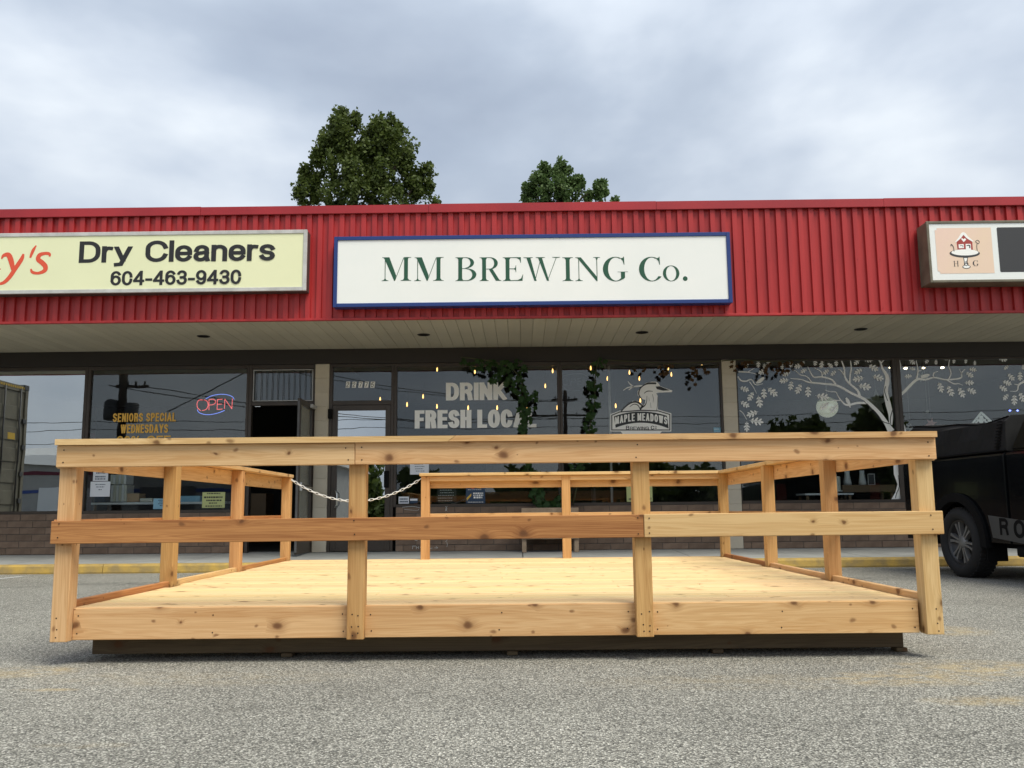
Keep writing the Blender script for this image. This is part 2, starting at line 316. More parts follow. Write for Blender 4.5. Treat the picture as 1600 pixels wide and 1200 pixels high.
MATS = dict(
    asphalt=asphalt(),
    concrete=vary('sidewalk_concrete', (.34, .35, .34), (.26, .265, .26), 2.2, .85, 6, .3, 90),
    yellow=vary('kerb_yellow_paint', (.48, .315, .07), (.29, .21, .085), 7, .75, 8, .4, 40),
    line=vary('white_line_paint', (.62, .62, .60), (.40, .40, .39), 9, .8, 6),
    rail=wood('cedar_honey', (.70, .460, .225), (.54, .305, .122), tone=.06, knots=.48),
    pale=wood('cedar_pale', (.73, .50, .255), (.56, .335, .14), tone=.05, knots=.46),
    brown=wood('cedar_reddish', (.50, .24, .085), (.29, .115, .038), tone=.05, knots=.30),
    post=wood('cedar_post', (.58, .345, .140), (.43, .225, .080), tone=.09, knots=.26),
    deck=wood('cedar_decking', (.82, .625, .335), (.69, .47, .21), tone=.09, knots=.34),
    under=wood('rough_sleeper', (.16, .115, .065), (.10, .07, .04)),  # wood colour darkened for dirt and for the shade under the deck
    red=vary('red_metal_siding', (.46, .034, .033), (.35, .022, .024), 2.2, .42, 7, spec=.4, stretch=(2.5, 1, .22)),
    redcap=vary('red_metal_flashing', (.36, .024, .030), (.29, .018, .024), 1.2, .4, 4),
    soffit=vary('cream_vinyl_soffit', (.55, .515, .415), (.49, .46, .37), 1.5, .6, 4, obj=.05),
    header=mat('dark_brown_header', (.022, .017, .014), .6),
    frame=vary('bronze_aluminium', (.060, .046, .036), (.045, .035, .028), 4, .4),
    brick=vary('brown_block', (.225, .158, .113), (.165, .113, .082), 6, .85, 6, .5, 70, obj=.14),
    mortar=vary('mortar', (.13, .115, .10), (.10, .088, .078), 30, .95),
    pillar=vary('cream_block_paint', (.60, .54, .43), (.52, .465, .37), 3, .75, 5, .25, 120, obj=.05),
    white=vary('white_sign_acrylic', (.84, .86, .84), (.80, .83, .81), .8, .35),
    cream=vary('pale_yellow_acrylic', (.79, .81, .53), (.75, .77, .50), .8, .35),
    blue=mat('blue_sign_frame', (.010, .036, .175), .4),
    alu=vary('aluminium_trim', (.55, .55, .54), (.42, .42, .41), 6, .35),
    olive=vary('weathered_sign_metal', (.17, .155, .11), (.12, .105, .075), 6, .5),
    darkside=mat('dark_sign_side', (.06, .052, .05), .5),
    green=mat('dark_green_lettering', (.011, .078, .040), .45),
    black=mat('black_lettering', (.012, .012, .013), .5),
    orange=mat('orange_red_lettering', (.70, .085, .035), .45),
    vinyl=mat('white_window_vinyl', (.90, .90, .87), .6),
    vinyld=mat('charcoal_window_vinyl', (.03, .035, .038), .6),
    amber=mat('amber_window_vinyl', (.82, .47, .08), .6),
    peach=vary('peach_print', (.82, .60, .51), (.80, .63, .45), .5, .5),
    charcoal=mat('charcoal_panel', (.04, .04, .042), .4),
    redprint=mat('red_print', (.36, .045, .035), .5),
    paper=mat('white_paper', (.72, .75, .80), .8),
    paperg=mat('pale_green_paper', (.50, .54, .24), .8),
    papern=mat('navy_print', (.02, .05, .10), .6),
    paperb=mat('sky_blue_paper', (.22, .42, .55), .8),
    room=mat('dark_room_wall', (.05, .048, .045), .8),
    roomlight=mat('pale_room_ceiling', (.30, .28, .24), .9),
    gplain=glass('window_glass', .052), gfilm=glass('mirror_film_glass', .38, (.45, .5, .5)), gdoor=glass('mirror_door_glass', .50, (.35, .4, .4)),
    screw=mat('screw_head', (.05, .03, .02), .5, .6),
    chrome=mat('brushed_steel', (.62, .62, .60), .25, 1),
    plastic=mat('white_plastic', (.78, .78, .76), .35),
    carblack=mat('black_car_paint', (.003, .0035, .0045), .16, spec=.3, coat=.2), trimblack=mat('black_plastic_trim', (.007, .007, .0075), .85, spec=.12),
    fabric=vary('black_canvas', (.008, .0083, .009), (.006, .006, .0065), 20, .85, 4, .3, 200),
    tyre=mat('tyre_rubber', (.014, .014, .015), .85), rim=mat('machined_alloy', (.20, .20, .20), .45, .35), rimdark=mat('dark_alloy', (.05, .05, .052), .4, .6),
    decal=mat('grey_decal', (.055, .057, .058), .5),
    leaf=leafmat('poplar_leaf', (.052, .080, .016), (.104, .138, .030)), leaf2=leafmat('poplar_leaf_pale', (.060, .110, .030), (.12, .180, .060)),
    hop=leafmat('hop_leaf', (.014, .042, .009), (.032, .080, .016), .3), hopdry=leafmat('dry_hop_leaf', (.05, .028, .012), (.12, .06, .02)),
    bark=vary('bark', (.13, .10, .075), (.07, .055, .04), 12, .9), stem=mat('green_stem', (.05, .055, .02), .7),
    bulb=emit('warm_filament', (1, .55, .16), 2.2), bulbs=emit('warm_spot', (1, .78, .45), 6), wire=mat('black_wire', (.01, .01, .01), .6),
    neonr=emit('red_neon', (1, .13, .13), .75), neonb=emit('blue_neon', (.18, .28, 1), .7), neonoff=mat('unlit_neon_tube', (.11, .12, .13), .3),
    ledblue=emit('blue_led', (.2, .25, 1), 3),
    tan=vary('container_paint', (.20, .185, .14), (.165, .15, .115), 4, .6), steel=vary('grey_steel', (.10, .10, .10), (.07, .07, .07), 8, .5),
    pole=vary('creosote_pole', (.06, .045, .035), (.04, .03, .025), 8, .9), shed=vary('shed_cladding', (.30, .30, .29), (.26, .26, .25), 2, .7), shedroof=mat('shed_roof', (.5, .5, .48), .6),
    bluestripe=mat('blue_stripe', (.02, .05, .20), .6), maroon=mat('maroon_drape', (.10, .015, .03), .8), board=vary('pale_plank', (.36, .27, .19), (.26, .19, .13), 9, .85),
    card=mat('brown_card', (.38, .25, .13), .8), ivory=mat('ivory_ceramic', (.52, .52, .44), .35), shelfw=mat('brown_shelf', (.16, .10, .05), .6), ledge=mat('white_ledge', (.6, .62, .62), .5),
    globe=glass('clear_globe', .16, (.80, .81, .76)), starp=leafmat('paper_star', (.40, .40, .34), (.45, .45, .40), .5), pinkp=mat('pink_paper', (.40, .20, .18), .7),
    globefill=emit('glowing_frosted_filling', (.95, .95, .78), .22),  # weak glow added so the filling shows up in the dark shop
    darkglass=mat('dark_car_glass', (.004, .004, .005), .35, spec=.15),
    gold=mat('ochre_print', (.65, .42, .06), .6), slate=mat('chalkboard', (.02, .022, .022), .8), chalk=mat('chalk', (.5, .5, .48), .9),
)
M_ = MATS

# ------------------------------------------------------------------ ground, kerb, sidewalk
YK, YW = 12.1, 14.2                      # kerb face, wall face
mb = MB(); mb.add([(-400, -400, 0), (400, -400, 0), (400, 400, 0), (-400, 400, 0)], [(0, 1, 2, 3)])
tag(mb.build('parking_lot', M_['asphalt']), kind='structure')
KH = .117; ZB = .165
kx = -14.0; i = 0
kroot = tag(MB().box(-14, 14, YK + .15, YW + .3, -.05, KH - .012).build('sidewalk', M_['concrete']), kind='structure')
for k in range(12):                      # flags of the walk, rising a little to the wall
    x0, x1 = -14 + k*28/12 + .006, -14 + (k+1)*28/12 - .006
    b = MB(); b.add([(x0, YK+.154, KH-.02), (x1, YK+.154, KH-.02), (x1, YW+.28, KH-.02), (x0, YW+.28, KH-.02), (x0, YK+.154, KH), (x1, YK+.154, KH), (x1, YW+.28, ZB+.004), (x0, YW+.28, ZB+.004)],
                    [(0, 3, 2, 1), (4, 5, 6, 7), (0, 1, 5, 4), (1, 2, 6, 5), (2, 3, 7, 6), (3, 0, 4, 7)])
    b.build('slab', M_['concrete'], kroot)
kerb = None
for k in range(10):
    x0, x1 = -14 + k*2.8 + .004, -14 + (k+1)*2.8 - .004
    b = MB(); pr = [(YK+.012, -.05), (YK, .02), (YK+.012, KH-.022), (YK+.034, KH+.003), (YK+.15, KH+.006), (YK+.15, -.05)]
    b.prism(pr, lambda u, v, d: (d, u, v), x0, x1)
    if kerb is None: kerb = tag(b.build('kerb', M_['yellow']), kind='structure')
    else: b.build('kerb_stone', M_['yellow'], kerb)
b = MB(); p0, p1 = G(-60, 911), G(34, 901); dv = (p1-p0).normalized(); nv = Vector((-dv.y, dv.x, 0))*.05
b.add([p0-nv+Vector((0,0,.004)), p1-nv+Vector((0,0,.004)), p1+nv+Vector((0,0,.004)), p0+nv+Vector((0,0,.004))], [(0, 1, 2, 3)])
tag(b.build('parking_line', M_['line']), kind='structure')

# ------------------------------------------------------------------ shop building
YG = YW + .06                                 # glass plane
ZS = P(800, 543, YW).z                        # soffit height
YF = YW*1.0
for _ in range(40): YF *= (ZS - EYE)/(P(800, 497, YF).z - EYE)
ZT = P(800, 318.5, YF).z                      # top of the coping
ZHD = P(800, 565.5, YW).z                     # underside of the brown header
def wxp(px, py=580): return P(px, py, YG).x
SILL_L, SILL_M, SILL_R = P(200, 799, YG).z, P(900, 787, YG).z, P(1300, 782.5, YG).z
bld = empty('shop_building', (0, YW, 0), 'low strip of shops with red ribbed metal fascia over cream soffit and dark windows', 'building')
XL, XR = -10.5, 10.5
# fascia: ribbed metal sheets
PITCH = .151
def rib_sheet(n):
    h = ZT - .115 - (ZS + .028); b = MB(); pr = []
    for k in range(n):
        x = k*PITCH; pr += [(x, .036), (x+.004, .0), (x+.070, .0), (x+.076, .036)]
    pr.append((n*PITCH - .001, .036)); m = len(pr)
    vs_ = [(x, y, 0) for x, y in pr] + [(x, y, h) for x, y in pr]
    b.add(vs_, [(i, i+1, m+i+1, m+i) for i in range(m-1)]); return b.mesh('fascia_sheet', M_['red'])
sheet = rib_sheet(6); ns = int((XR - XL)/(6*PITCH))
for k in range(ns):
    link_mesh('fascia_sheet', sheet, bld, Matrix.Translation((XL + k*6*PITCH, YF + random.uniform(-.002, .002), ZS + .028)))
XR2 = XL + ns*6*PITCH
b = MB().box(XL, XR2, YF + .045, YF + .32, ZS + .03, ZT - .03); b.build('fascia_core', M_['redcap'], bld)
xj = [P(px, 325, YF).x for px in (-560, -200, 155, 670-170, 670, 1025, 1380, 1735)]
xj = [XL] + [x for x in (P(-200, 325, YF).x, P(315, 325, YF).x, P(670, 325, YF).x, P(1025, 325, YF).x, P(1380, 325, YF).x, P(1735, 325, YF).x) if XL < x < XR2] + [XR2]
for q, (a, c) in enumerate(zip(xj, xj[1:])):
    dz = (.0, .004, -.002, .003)[q % 4]
    b = MB(); pr = [(YF-.028, ZT-.122), (YF-.034, ZT-.115), (YF-.030, ZT+dz), (YF+.36, ZT+dz+.004), (YF+.36, ZT-.10), (YF-.02, ZT-.10), (YF-.02, ZT-.122)]
    b.prism(pr, lambda u, v, d: (d, u, v), a+.002, c-.002); b.build('coping', M_['redcap'], bld)
    b = MB(); b.box(a+.001, c-.001, YF-.016, YF+.04, ZS-.006, ZS+.027, .003); b.build('bottom_trim', M_['red'], bld)
MB().box(XL, XR2, YF + .32, 25.8, ZT - .5, ZT - .38).build('roof', M_['header'], bld)
b = MB()
for k in range(ns*6):
    for zz in (ZS+.075, (ZS+ZT)/2-.05, ZT-.17):
        x = XL + k*PITCH + .035 + random.uniform(-.006, .006); z = zz + random.uniform(-.006, .006)
        if k % 2 == 0: b.add([(x+.007*math.cos(R(a)), YF-.004, z+.007*math.sin(R(a))) for a in range(0, 360, 60)], [(0, 1, 2, 3, 4, 5)])
b.build('sheet_screw', M_['redcap'], bld)['kind'] = 'stuff'
# soffit slats, running from the fascia to the shop fronts
SW = .178; me = MB().box(0, SW-.003, YF+.03, YW+.02, ZS+.004, ZS+.018, .004).mesh('soffit_slat', M_['soffit'])
for k in range(int((XR2-XL)/SW)):
    link_mesh('soffit_slat', me, bld, Matrix.Translation((XL + k*SW, 0, random.uniform(-.0015, .0015))))
MB().box(XL, XR2, YF+.33, YW+.3, ZS+.022, ZS+.05).build('soffit_backing', M_['header'], bld)
for px, py in ((318, 525.5), (662, 523), (1003, 519.5), (1345, 514.5)):
    p = ray(px, py); p = p*((ZS - EYE)/p.z)
    b = MB(); b.lathe([(.095, .001), (.092, -.006), (.075, -.006), (.072, .001)], lambda x, y, h: (p.x+x, p.y+y, ZS+h), 20)
    d = b.build('downlight', M_['header'], bld)
    b = MB(); b.lathe([(.074, -.002), (.03, -.0022), (.0005, -.0025)], lambda x, y, h: (p.x+x, p.y+y, ZS+h), 20); b.build('lens', M_['trimblack'], d)  # flat dark disc, its colour standing in for the shaded hollow of the can
# header beam
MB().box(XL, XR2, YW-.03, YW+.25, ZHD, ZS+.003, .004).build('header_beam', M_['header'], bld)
# cream block pillars
def pillar(px0, px1, first=True):
    x0, x1 = P(px0, 640, YW).x, P(px1, 640, YW).x
    core = MB().box(x0+.008, x1-.008, YW+.006, YW+.24, ZB, ZHD).build('pillar', M_['pillar'], bld)
    n = 13; h = (ZHD - ZB)/n
    me = MB().box(x0, x1, YW, YW+.245, .0015, h-.0015, .004).mesh('block', M_['pillar'])
    for k in range(n): link_mesh('block', me, core, Matrix.Translation((0, random.uniform(-.002, .002), ZB + k*h)))
    return x0, x1
PA = pillar(491.5, 513.5); PB = pillar(1130.5, 1152.5); PC = pillar(1755, 1778); PD = pillar(-285, -262)
# block walls under the windows
BL, BH = .405, .1
brick_me = MB().box(.004, BL-.004, 0, .06, .004, BH-.004, .004).mesh('brick', M_['brick'])
def cut_brick(l): return MB().box(.004, l-.004, 0, .06, .004, BH-.004, .004).mesh('brick', M_['brick'])
def brick_wall(x0, x1, ztop):
    MB().box(x0, x1, YW+.008, YW+.2, ZB-.02, ztop).build('mortar_bed', M_['mortar'], bld)
    n = max(1, round((ztop-ZB)/BH)); hz = (ztop-ZB)/n
    for r in range(n):
        x = x0 - (BL/2 if r % 2 else 0) + .12
        if x > x0 + .03: 
            link_mesh('brick', cut_brick(x-x0), bld, Matrix.Translation((x0, YW, ZB+r*hz)) @ Matrix.Diagonal((1, 1, hz/BH, 1)))
        while x < x1 - .05:
            a, c = max(x, x0), min(x+BL, x1)
            me = brick_me if c-a > BL-.001 else cut_brick(c-a)
            link_mesh('brick', me, bld, Matrix.Translation((a, YW+random.uniform(-.0025, .0025), ZB+r*hz)) @ Matrix.Diagonal((1, 1, hz/BH, 1)))
            x += BL
XD0 = wxp(388)
brick_wall(PD[1]+.002, XD0, SILL_L-.03); brick_wall(wxp(621), PB[0]-.002, SILL_M-.03); brick_wall(PB[1]+.002, PC[0]-.002, SILL_R-.03)
# shop windows: bronze frame > pane, each one a part
ZTOP = ZHD - .075
def window(x0, x1, z0, z1, g, fw=.05, name='window', bot=.045, top=.06, lw=None, rw=None):
    lw = fw if lw is None else lw; rw = fw if rw is None else rw
    b = MB(); y0, y1 = YG-.045, YG+.055
    b.box(x0, x0+lw, y0, y1, z0, z1, .004); b.box(x1-rw, x1, y0, y1, z0, z1, .004)
    b.box(x0+lw, x1-rw, y0+.002, y1-.002, z1-top, z1, .004); b.box(x0+lw, x1-rw, y0-.012, y1-.002, z0, z0+bot, .004)
    f = b.build(name, M_['frame'], bld)
    MB().box(x0+lw-.006, x1-rw+.006, YG-.003, YG+.003, z0+bot-.006, z1-top+.006).build('pane', M_[g], f)
    return f
def mid(a, c): return (wxp(a)+wxp(c))/2
m1 = mid(135, 145); m2 = wxp(391)
window(PD[1], m1, SILL_L-.03, ZHD, 'gfilm', lw=.06, rw=.05)
window(m1+.002, m2, SILL_L-.03, ZHD, 'gplain', lw=.048, rw=.04)
m3 = mid(870, 878)
xa = wxp(621)
window(xa-.045, m3, SILL_M-.03, ZHD, 'gplain', lw=.045, rw=.04)
window(m3+.002, PB[0]-.002, SILL_M-.03, ZHD, 'gplain', lw=.04, rw=.035)
m4 = mid(1393, 1405)
window(PB[1]+.002, m4, SILL_R-.03, ZHD, 'gplain', lw=.02, rw=.062, top=.03)
window(m4+.002, PC[0]-.002, SILL_R-.03, ZHD, 'gplain', lw=.06, rw=.05, top=.03)
# dry cleaner doorway: jambs, barred transom, leaf swung out
ZD = P(430, 631, YG).z
jx0, jx1 = m2+.002, PA[0]-.002
b = MB(); b.box(jx0, jx0+.05, YG-.045, YG+.055, ZB, ZHD, .004); b.box(jx1-.03, jx1, YG-.045, YG+.055, ZB, ZHD, .004)
b.box(jx0+.05, jx1-.03, YG-.043, YG+.053, ZD-.03, ZD+.03, .004); b.box(jx0+.05, jx1-.03, YG-.043, YG+.053, ZHD-.07, ZHD, .004)
fr = b.build('door_frame', M_['frame'], bld)
tx0, tx1, tz0, tz1 = jx0+.05, jx1-.03, ZD+.03, ZHD-.07
b = MB()
for a in ((tx0+.01, tx0+.022, tz0+.01, tz1-.01), (tx1-.022, tx1-.01, tz0+.01, tz1-.01)): b.box(a[0], a[1], YG-.03, YG-.018, a[2], a[3])
b.box(tx0+.022, tx1-.022, YG-.029, YG-.019, tz1-.022, tz1-.01); b.box(tx0+.022, tx1-.022, YG-.029, YG-.019, tz0+.01, tz0+.022)
grid = b.build('transom_grille', M_['alu'], bld)
for k in range(11):
    x = tx0+.05 + k*(tx1-tx0-.1)/10
    b = MB(); b.tube([(x, YG-.024, tz0+.02), (x, YG-.024, tz1-.02)], .0045, 6); b.build('bar', M_['steel'], grid)
MB().box(tx0, tx1, YG+.01, YG+.016, tz0, tz1).build('transom_pane', M_['gplain'], fr)
MB().box(tx0+.05, tx0+.14, YG-.03, YG, ZD-.05, ZD-.038, .002).build('latch_plate', M_['chrome'], fr)
hp = Vector((jx1-.035, YG-.05, 0)); LW, LH = .93, ZD-.03-ZB-.012
leafm = Matrix.Translation((hp.x, hp.y, ZB+.006)) @ Matrix.Rotation(R(180+91), 4, 'Z')
b = MB(); sw = .075
b.box(0, sw, -.022, .022, 0, LH, .003); b.box(LW-sw, LW, -.022, .022, 0, LH, .003); b.box(sw, LW-sw, -.021, .021, 0, .2, .003); b.box(sw, LW-sw, -.021, .021, LH-.08, LH, .003); b.box(sw, LW-sw, -.02, .02, .95, 1.03, .003)
lf = b.build('open_door', M_['frame'], bld, leafm, 'bronze glass door standing open outward')
def sub(mbx, name, mt, par, m): return mbx.build(name, mt, par, m)
sub(MB().box(sw-.005, LW-sw+.005, -.003, .003, .195, .955).box(sw-.005, LW-sw+.005, -.003, .003, 1.025, LH-.075), 'pane', M_['gplain'], lf, leafm)
sub(MB().box(LW+.001, LW+.014, -.016, .016, .03, LH-.04), 'weather_strip', M_['steel'], lf, leafm)
sub(MB().tube([(.12, .05, .99), (LW-.06, .05, .99)], .014, 8).box(LW-.12, LW-.05, .02, .06, .93, 1.06, .004), 'push_bar', M_['chrome'], lf, leafm)
sub(MB().box(.03, .30, .024, .075, LH-.07, LH-.015, .006), 'door_closer', M_['alu'], lf, leafm)
# brewery doorway: frame, transom light, mirror-film door
ex0, ex1 = PA[1]+.002, xa-.047
ZDb = P(568, 632, YG).z
b = MB(); b.box(ex0, ex0+.05, YG-.045, YG+.055, ZB, ZHD, .004); b.box(ex1-.045, ex1, YG-.045, YG+.055, ZB, ZHD, .004)
b.box(ex0+.05, ex1-.045, YG-.043, YG+.053, ZDb-.01, ZDb+.06, .004); b.box(ex0+.05, ex1-.045, YG-.043, YG+.053, ZHD-.05, ZHD, .004)
fr2 = b.build('door_frame', M_['frame'], bld)
MB().box(ex0+.045, ex1-.04, YG-.003, YG+.003, ZDb+.055, ZHD-.045).build('transom_pane', M_['gplain'], fr2)
b = MB(); dx0, dx1 = ex0+.053, ex1-.048; st = .085; zt = ZDb-.013
b.box(dx0, dx0+st, YG-.035, YG+.015, ZB+.008, zt, .003); b.box(dx1-st, dx1, YG-.035, YG+.015, ZB+.008, zt, .003)
b.box(dx0+st, dx1-st, YG-.034, YG+.014, ZB+.008, ZB+.19, .003); b.box(dx0+st, dx1-st, YG-.034, YG+.014, zt-.085, zt, .003)
db = b.build('door', M_['frame'], bld, label='bronze framed door with mirrored glass')
MB().box(dx0+st-.005, dx1-st+.005, YG-.010, YG-.004, ZB+.185, zt-.08).build('pane', M_['gdoor'], db)
hx = dx0+st*.75; hz0, hz1 = P(530, 793, YG).z, P(530, 767, YG).z
b = MB(); b.tube([(hx, YG-.036, hz1), (hx+.012, YG-.08, hz1), (hx+.045, YG-.10, hz1-.045), (hx+.045, YG-.10, hz0+.045), (hx+.012, YG-.08, hz0), (hx, YG-.036, hz0)], .012, 8)
b.build('pull_handle', M_['chrome'], db)
q0, q1 = P(601, 755, YG), P(611, 737, YG)
MB().box(dx1-st-.01, dx1-.02, YG-.07, YG-.036, P(606, 762, YG).z, P(606, 736, YG).z, .005).build('lock_box', M_['trimblack'], db)
MB().box(ex0-.005, ex0+.06, YG-.10, YG-.047, P(520, 655, YG).z, P(520, 640, YG).z, .005).build('door_closer', M_['trimblack'], fr2)
# rooms behind the glass
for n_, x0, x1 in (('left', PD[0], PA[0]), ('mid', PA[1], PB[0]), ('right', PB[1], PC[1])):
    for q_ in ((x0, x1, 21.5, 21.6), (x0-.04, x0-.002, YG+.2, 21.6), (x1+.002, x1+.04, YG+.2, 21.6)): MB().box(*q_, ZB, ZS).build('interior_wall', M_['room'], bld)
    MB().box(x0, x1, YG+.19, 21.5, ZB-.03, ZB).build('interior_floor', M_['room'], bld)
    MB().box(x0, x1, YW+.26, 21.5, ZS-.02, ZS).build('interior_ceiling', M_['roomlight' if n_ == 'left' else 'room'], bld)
for q_ in ((XL, XR2, 25.6, 25.8), (XL, XL+.2, YW+.3, 25.598), (XR2-.2, XR2, YW+.3, 25.598)): MB().box(*q_, 0, ZT-.5).build('outer_wall', M_['brick'], bld)
MB().box(XL+.2, PD[0], YW+.01, YW+.2, 0, ZHD).build('end_wall', M_['brick'], bld)
MB().box(PC[1], XR2-.2, YW+.01, YW+.2, 0, ZHD).build('end_wall', M_['brick'], bld)

# ------------------------------------------------------------------ lettering made of strokes
def A(cx, cy, rx, ry, a0, a1, n=None):
    n = n or max(3, int(abs(a1-a0)/18))
    return [(cx + rx*math.cos(R(a0+(a1-a0)*i/n)), cy + ry*math.sin(R(a0+(a1-a0)*i/n))) for i in range(n+1)]
def rr(x0, y0, x1, y1, r=.5, ry=None):     # closed rounded loop
    ry = r if ry is None else ry
    return A(x1-r, y1-ry, r, ry, 0, 90) + A(x0+r, y1-ry, r, ry, 90, 180) + A(x0+r, y0+ry, r, ry, 180, 270) + A(x1-r, y0+ry, r, ry, 270, 360)
S_top = A(.5, .745, .5, .255, 20, 270, 14)
S_ = A(.5, .755, .48, .245, 15, 90, 4) + A(.5, .755, .5, .245, 90, 250, 8)[1:] + A(.5, .25, .5, .25, 70, -90, 9) + A(.5, .25, .5, .25, -90, -165, 4)[1:]
GL = {  # glyph: (width, strokes) in a box of 1 x cap height, as centre lines
 'A': (.80, [[(0,0),(.5,1)], [(1,0),(.5,1)], [(.2,.27),(.8,.27)]]),
 'B': (.66, [[(0,0),(0,1)], [(0,1),(.6,1)]+A(.6,.765,.36,.235,90,-90)+[(0,.53)], [(.55,.53)]+A(.6,.265,.4,.265,90,-90)+[(0,0)]]),
 'C': (.72, [A(.5,.66,.5,.34,12,180)+A(.5,.34,.5,.34,180,348)]),
 'D': (.68, [[(0,0),(0,1)], [(0,1),(.45,1)]+A(.45,.6,.55,.4,90,0)+A(.45,.4,.55,.4,0,-90)+[(0,0)]]),
 'E': (.56, [[(0,0),(0,1)], [(0,1),(1,1)], [(0,.52),(.9,.52)], [(0,0),(1,0)]]),
 'F': (.52, [[(0,0),(0,1)], [(0,1),(1,1)], [(0,.5),(.85,.5)]]),
 'G': (.76, [A(.5,.66,.5,.34,15,180)+A(.5,.34,.5,.34,180,340)+[(1,.46)], [(.58,.46),(1,.46)], [(1,0),(1,.46)]]),
 'H': (.66, [[(0,0),(0,1)], [(1,0),(1,1)], [(0,.52),(1,.52)]]),
 'I': (.0, [[(0,0),(0,1)]]),
 'K': (.70, [[(0,0),(0,1)], [(.05,.40),(1,1)], [(.28,.55),(1,0)]]),
 'L': (.52, [[(0,0),(0,1)], [(0,0),(1,0)]]),
 'M': (.90, [[(0,0),(0,1)], [(1,0),(1,1)], [(.04,1),(.5,.08)], [(.96,1),(.5,.08)]]),
 'N': (.66, [[(0,0),(0,1)], [(1,0),(1,1)], [(.03,1),(.97,0)]]),
 'O': (.76, [rr(0,0,1,1,.5,.42)]),
 'P': (.62, [[(0,0),(0,1)], [(0,1),(.55,1)]+A(.55,.74,.45,.26,90,-90)+[(0,.48)]]),
 'R': (.68, [[(0,0),(0,1)], [(0,1),(.55,1)]+A(.55,.75,.42,.25,90,-90)+[(0,.5)], [(.5,.5),(.84,.38),(.96,0)]]),
 'S': (.66, [S_]),
 'W': (1.12, [[(0,1),(.25,0)], [(.25,0),(.5,1)], [(.5,1),(.75,0)], [(.75,0),(1,1)]]),
 'Y': (.72, [[(0,1),(.5,.42)], [(1,1),(.5,.42)], [(.5,0),(.5,.45)]]),
 'a': (.48, [[(.05,.52)]+A(.5,.54,.42,.18,165,0)+[(.92,.12),(1,.0)], [(.92,.42),(.45,.37)]+A(.40,.185,.40,.185,90,270)+A(.42,.25,.5,.25,270,330)]),
 'c': (.48, [A(.5,.5,.5,.22,15,180)+A(.5,.22,.5,.22,180,345)]),
 'e': (.50, [[(0,.36),(1,.36)]+A(.5,.46,.5,.26,0,180)+A(.5,.25,.5,.25,180,335)]),
 'l': (.0, [[(0,0),(0,1)]]),
 'n': (.46, [[(0,0),(0,.72)], [(0,.45)]+A(.5,.5,.5,.22,160,0)+[(1,0)]]),
 'r': (.26, [[(0,0),(0,.72)], [(0,.38)]+A(.7,.42,.7,.28,175,85)+[(1,.69)]]),
 's': (.44, [[(x, y*.72) for x, y in S_]]),
 'y': (.54, [[(0,.72),(.5,.02)], [(1,.72),(.5,.0),(.36,-.2),(.02,-.22)]]),
 '0': (.48, [rr(0,0,1,1,.5,.36)]), '2': (.48, [A(.5,.72,.5,.28,170,-20)+[(.1,.16),(0,0),(1,0)]]),
 '3': (.48, [A(.5,.75,.46,.25,160,-90), [(.4,.52)]+A(.5,.265,.5,.265,80,-170)]),
 '4': (.52, [[(.78,0),(.78,1)], [(.72,1),(0,.30)], [(0,.26),(1,.26)]]),
 '5': (.48, [[(.95,1),(.15,1),(.06,.5)], [(.06,.5)]+A(.5,.32,.5,.32,130,-165)]),
 '6': (.48, [A(.5,.68,.5,.32,30,180)+A(.5,.32,.5,.32,180,360)+A(.5,.32,.5,.32,0,180)]),
 '7': (.48, [[(0,1),(1,1),(.35,0)]]),
 '9': (.48, [A(.5,.32,.5,.32,210,360)+A(.5,.68,.5,.32,0,360)]),
 '%': (.80, [rr(0,.56,.36,1,.18,.2), rr(.64,0,1,.44,.18,.2), [(.2,-.0),(.8,1)]]),
 '-': (.26, [[(0,.36),(1,.36)]]), "'": (.0, [[(0,.72),(0,1)]]), '.': (.0, [[(0,0),(0,.02)]]), ' ': (.44, []),
}
def clip(poly, lo, hi):
    for s, lim in ((1, lo), (-1, -hi)):
        out = []
        for i in range(len(poly)):
            a, c = poly[i], poly[(i+1) % len(poly)]; fa, fc = s*a[1]-lim, s*c[1]-lim
            if fa >= 0: out.append(a)
            if fa*fc < 0: k = fa/(fa-fc); out.append((a[0]+(c[0]-a[0])*k, a[1]+(c[1]-a[1])*k))
        poly = out
        if len(poly) < 3: return []
    return poly
def stroke(pts, t, ext=True, t1=None):
    """Quads of a stroke of width t (t1 at the far end) along pts."""
    p = [Vector(q) for q in pts]; p = [q for i, q in enumerate(p) if i == 0 or (q-p[i-1]).length > 1e-5]
    n = len(p); closed = (p[0]-p[-1]).length < 1e-4
    if closed: p = p[:-1]; n -= 1
    if n < 2: return []
    if ext and not closed:
        p[0] = p[0] - (p[1]-p[0]).normalized()*t/2; p[-1] = p[-1] + (p[-1]-p[-2]).normalized()*t/2
    L, Rr = [], []
    for i in range(n):
        a = p[i]-p[i-1] if (closed or i > 0) else p[1]-p[0]
        c = p[(i+1) % n]-p[i] if (closed or i < n-1) else a
        a = a.normalized(); c = c.normalized(); na = Vector((-a.y, a.x)); nc = Vector((-c.y, c.x))
        m = (na+nc); m = m.normalized() if m.length > 1e-6 else na
        k = 1/max(m.dot(na), .45); h = (t + ((t1 if t1 is not None else t)-t)*i/max(n-1, 1))/2
        L.append(p[i]+m*h*k); Rr.append(p[i]-m*h*k)
    return [[tuple(Rr[i]), tuple(Rr[(i+1) % n]), tuple(L[(i+1) % n]), tuple(L[i])] for i in range(n if closed else n-1)]
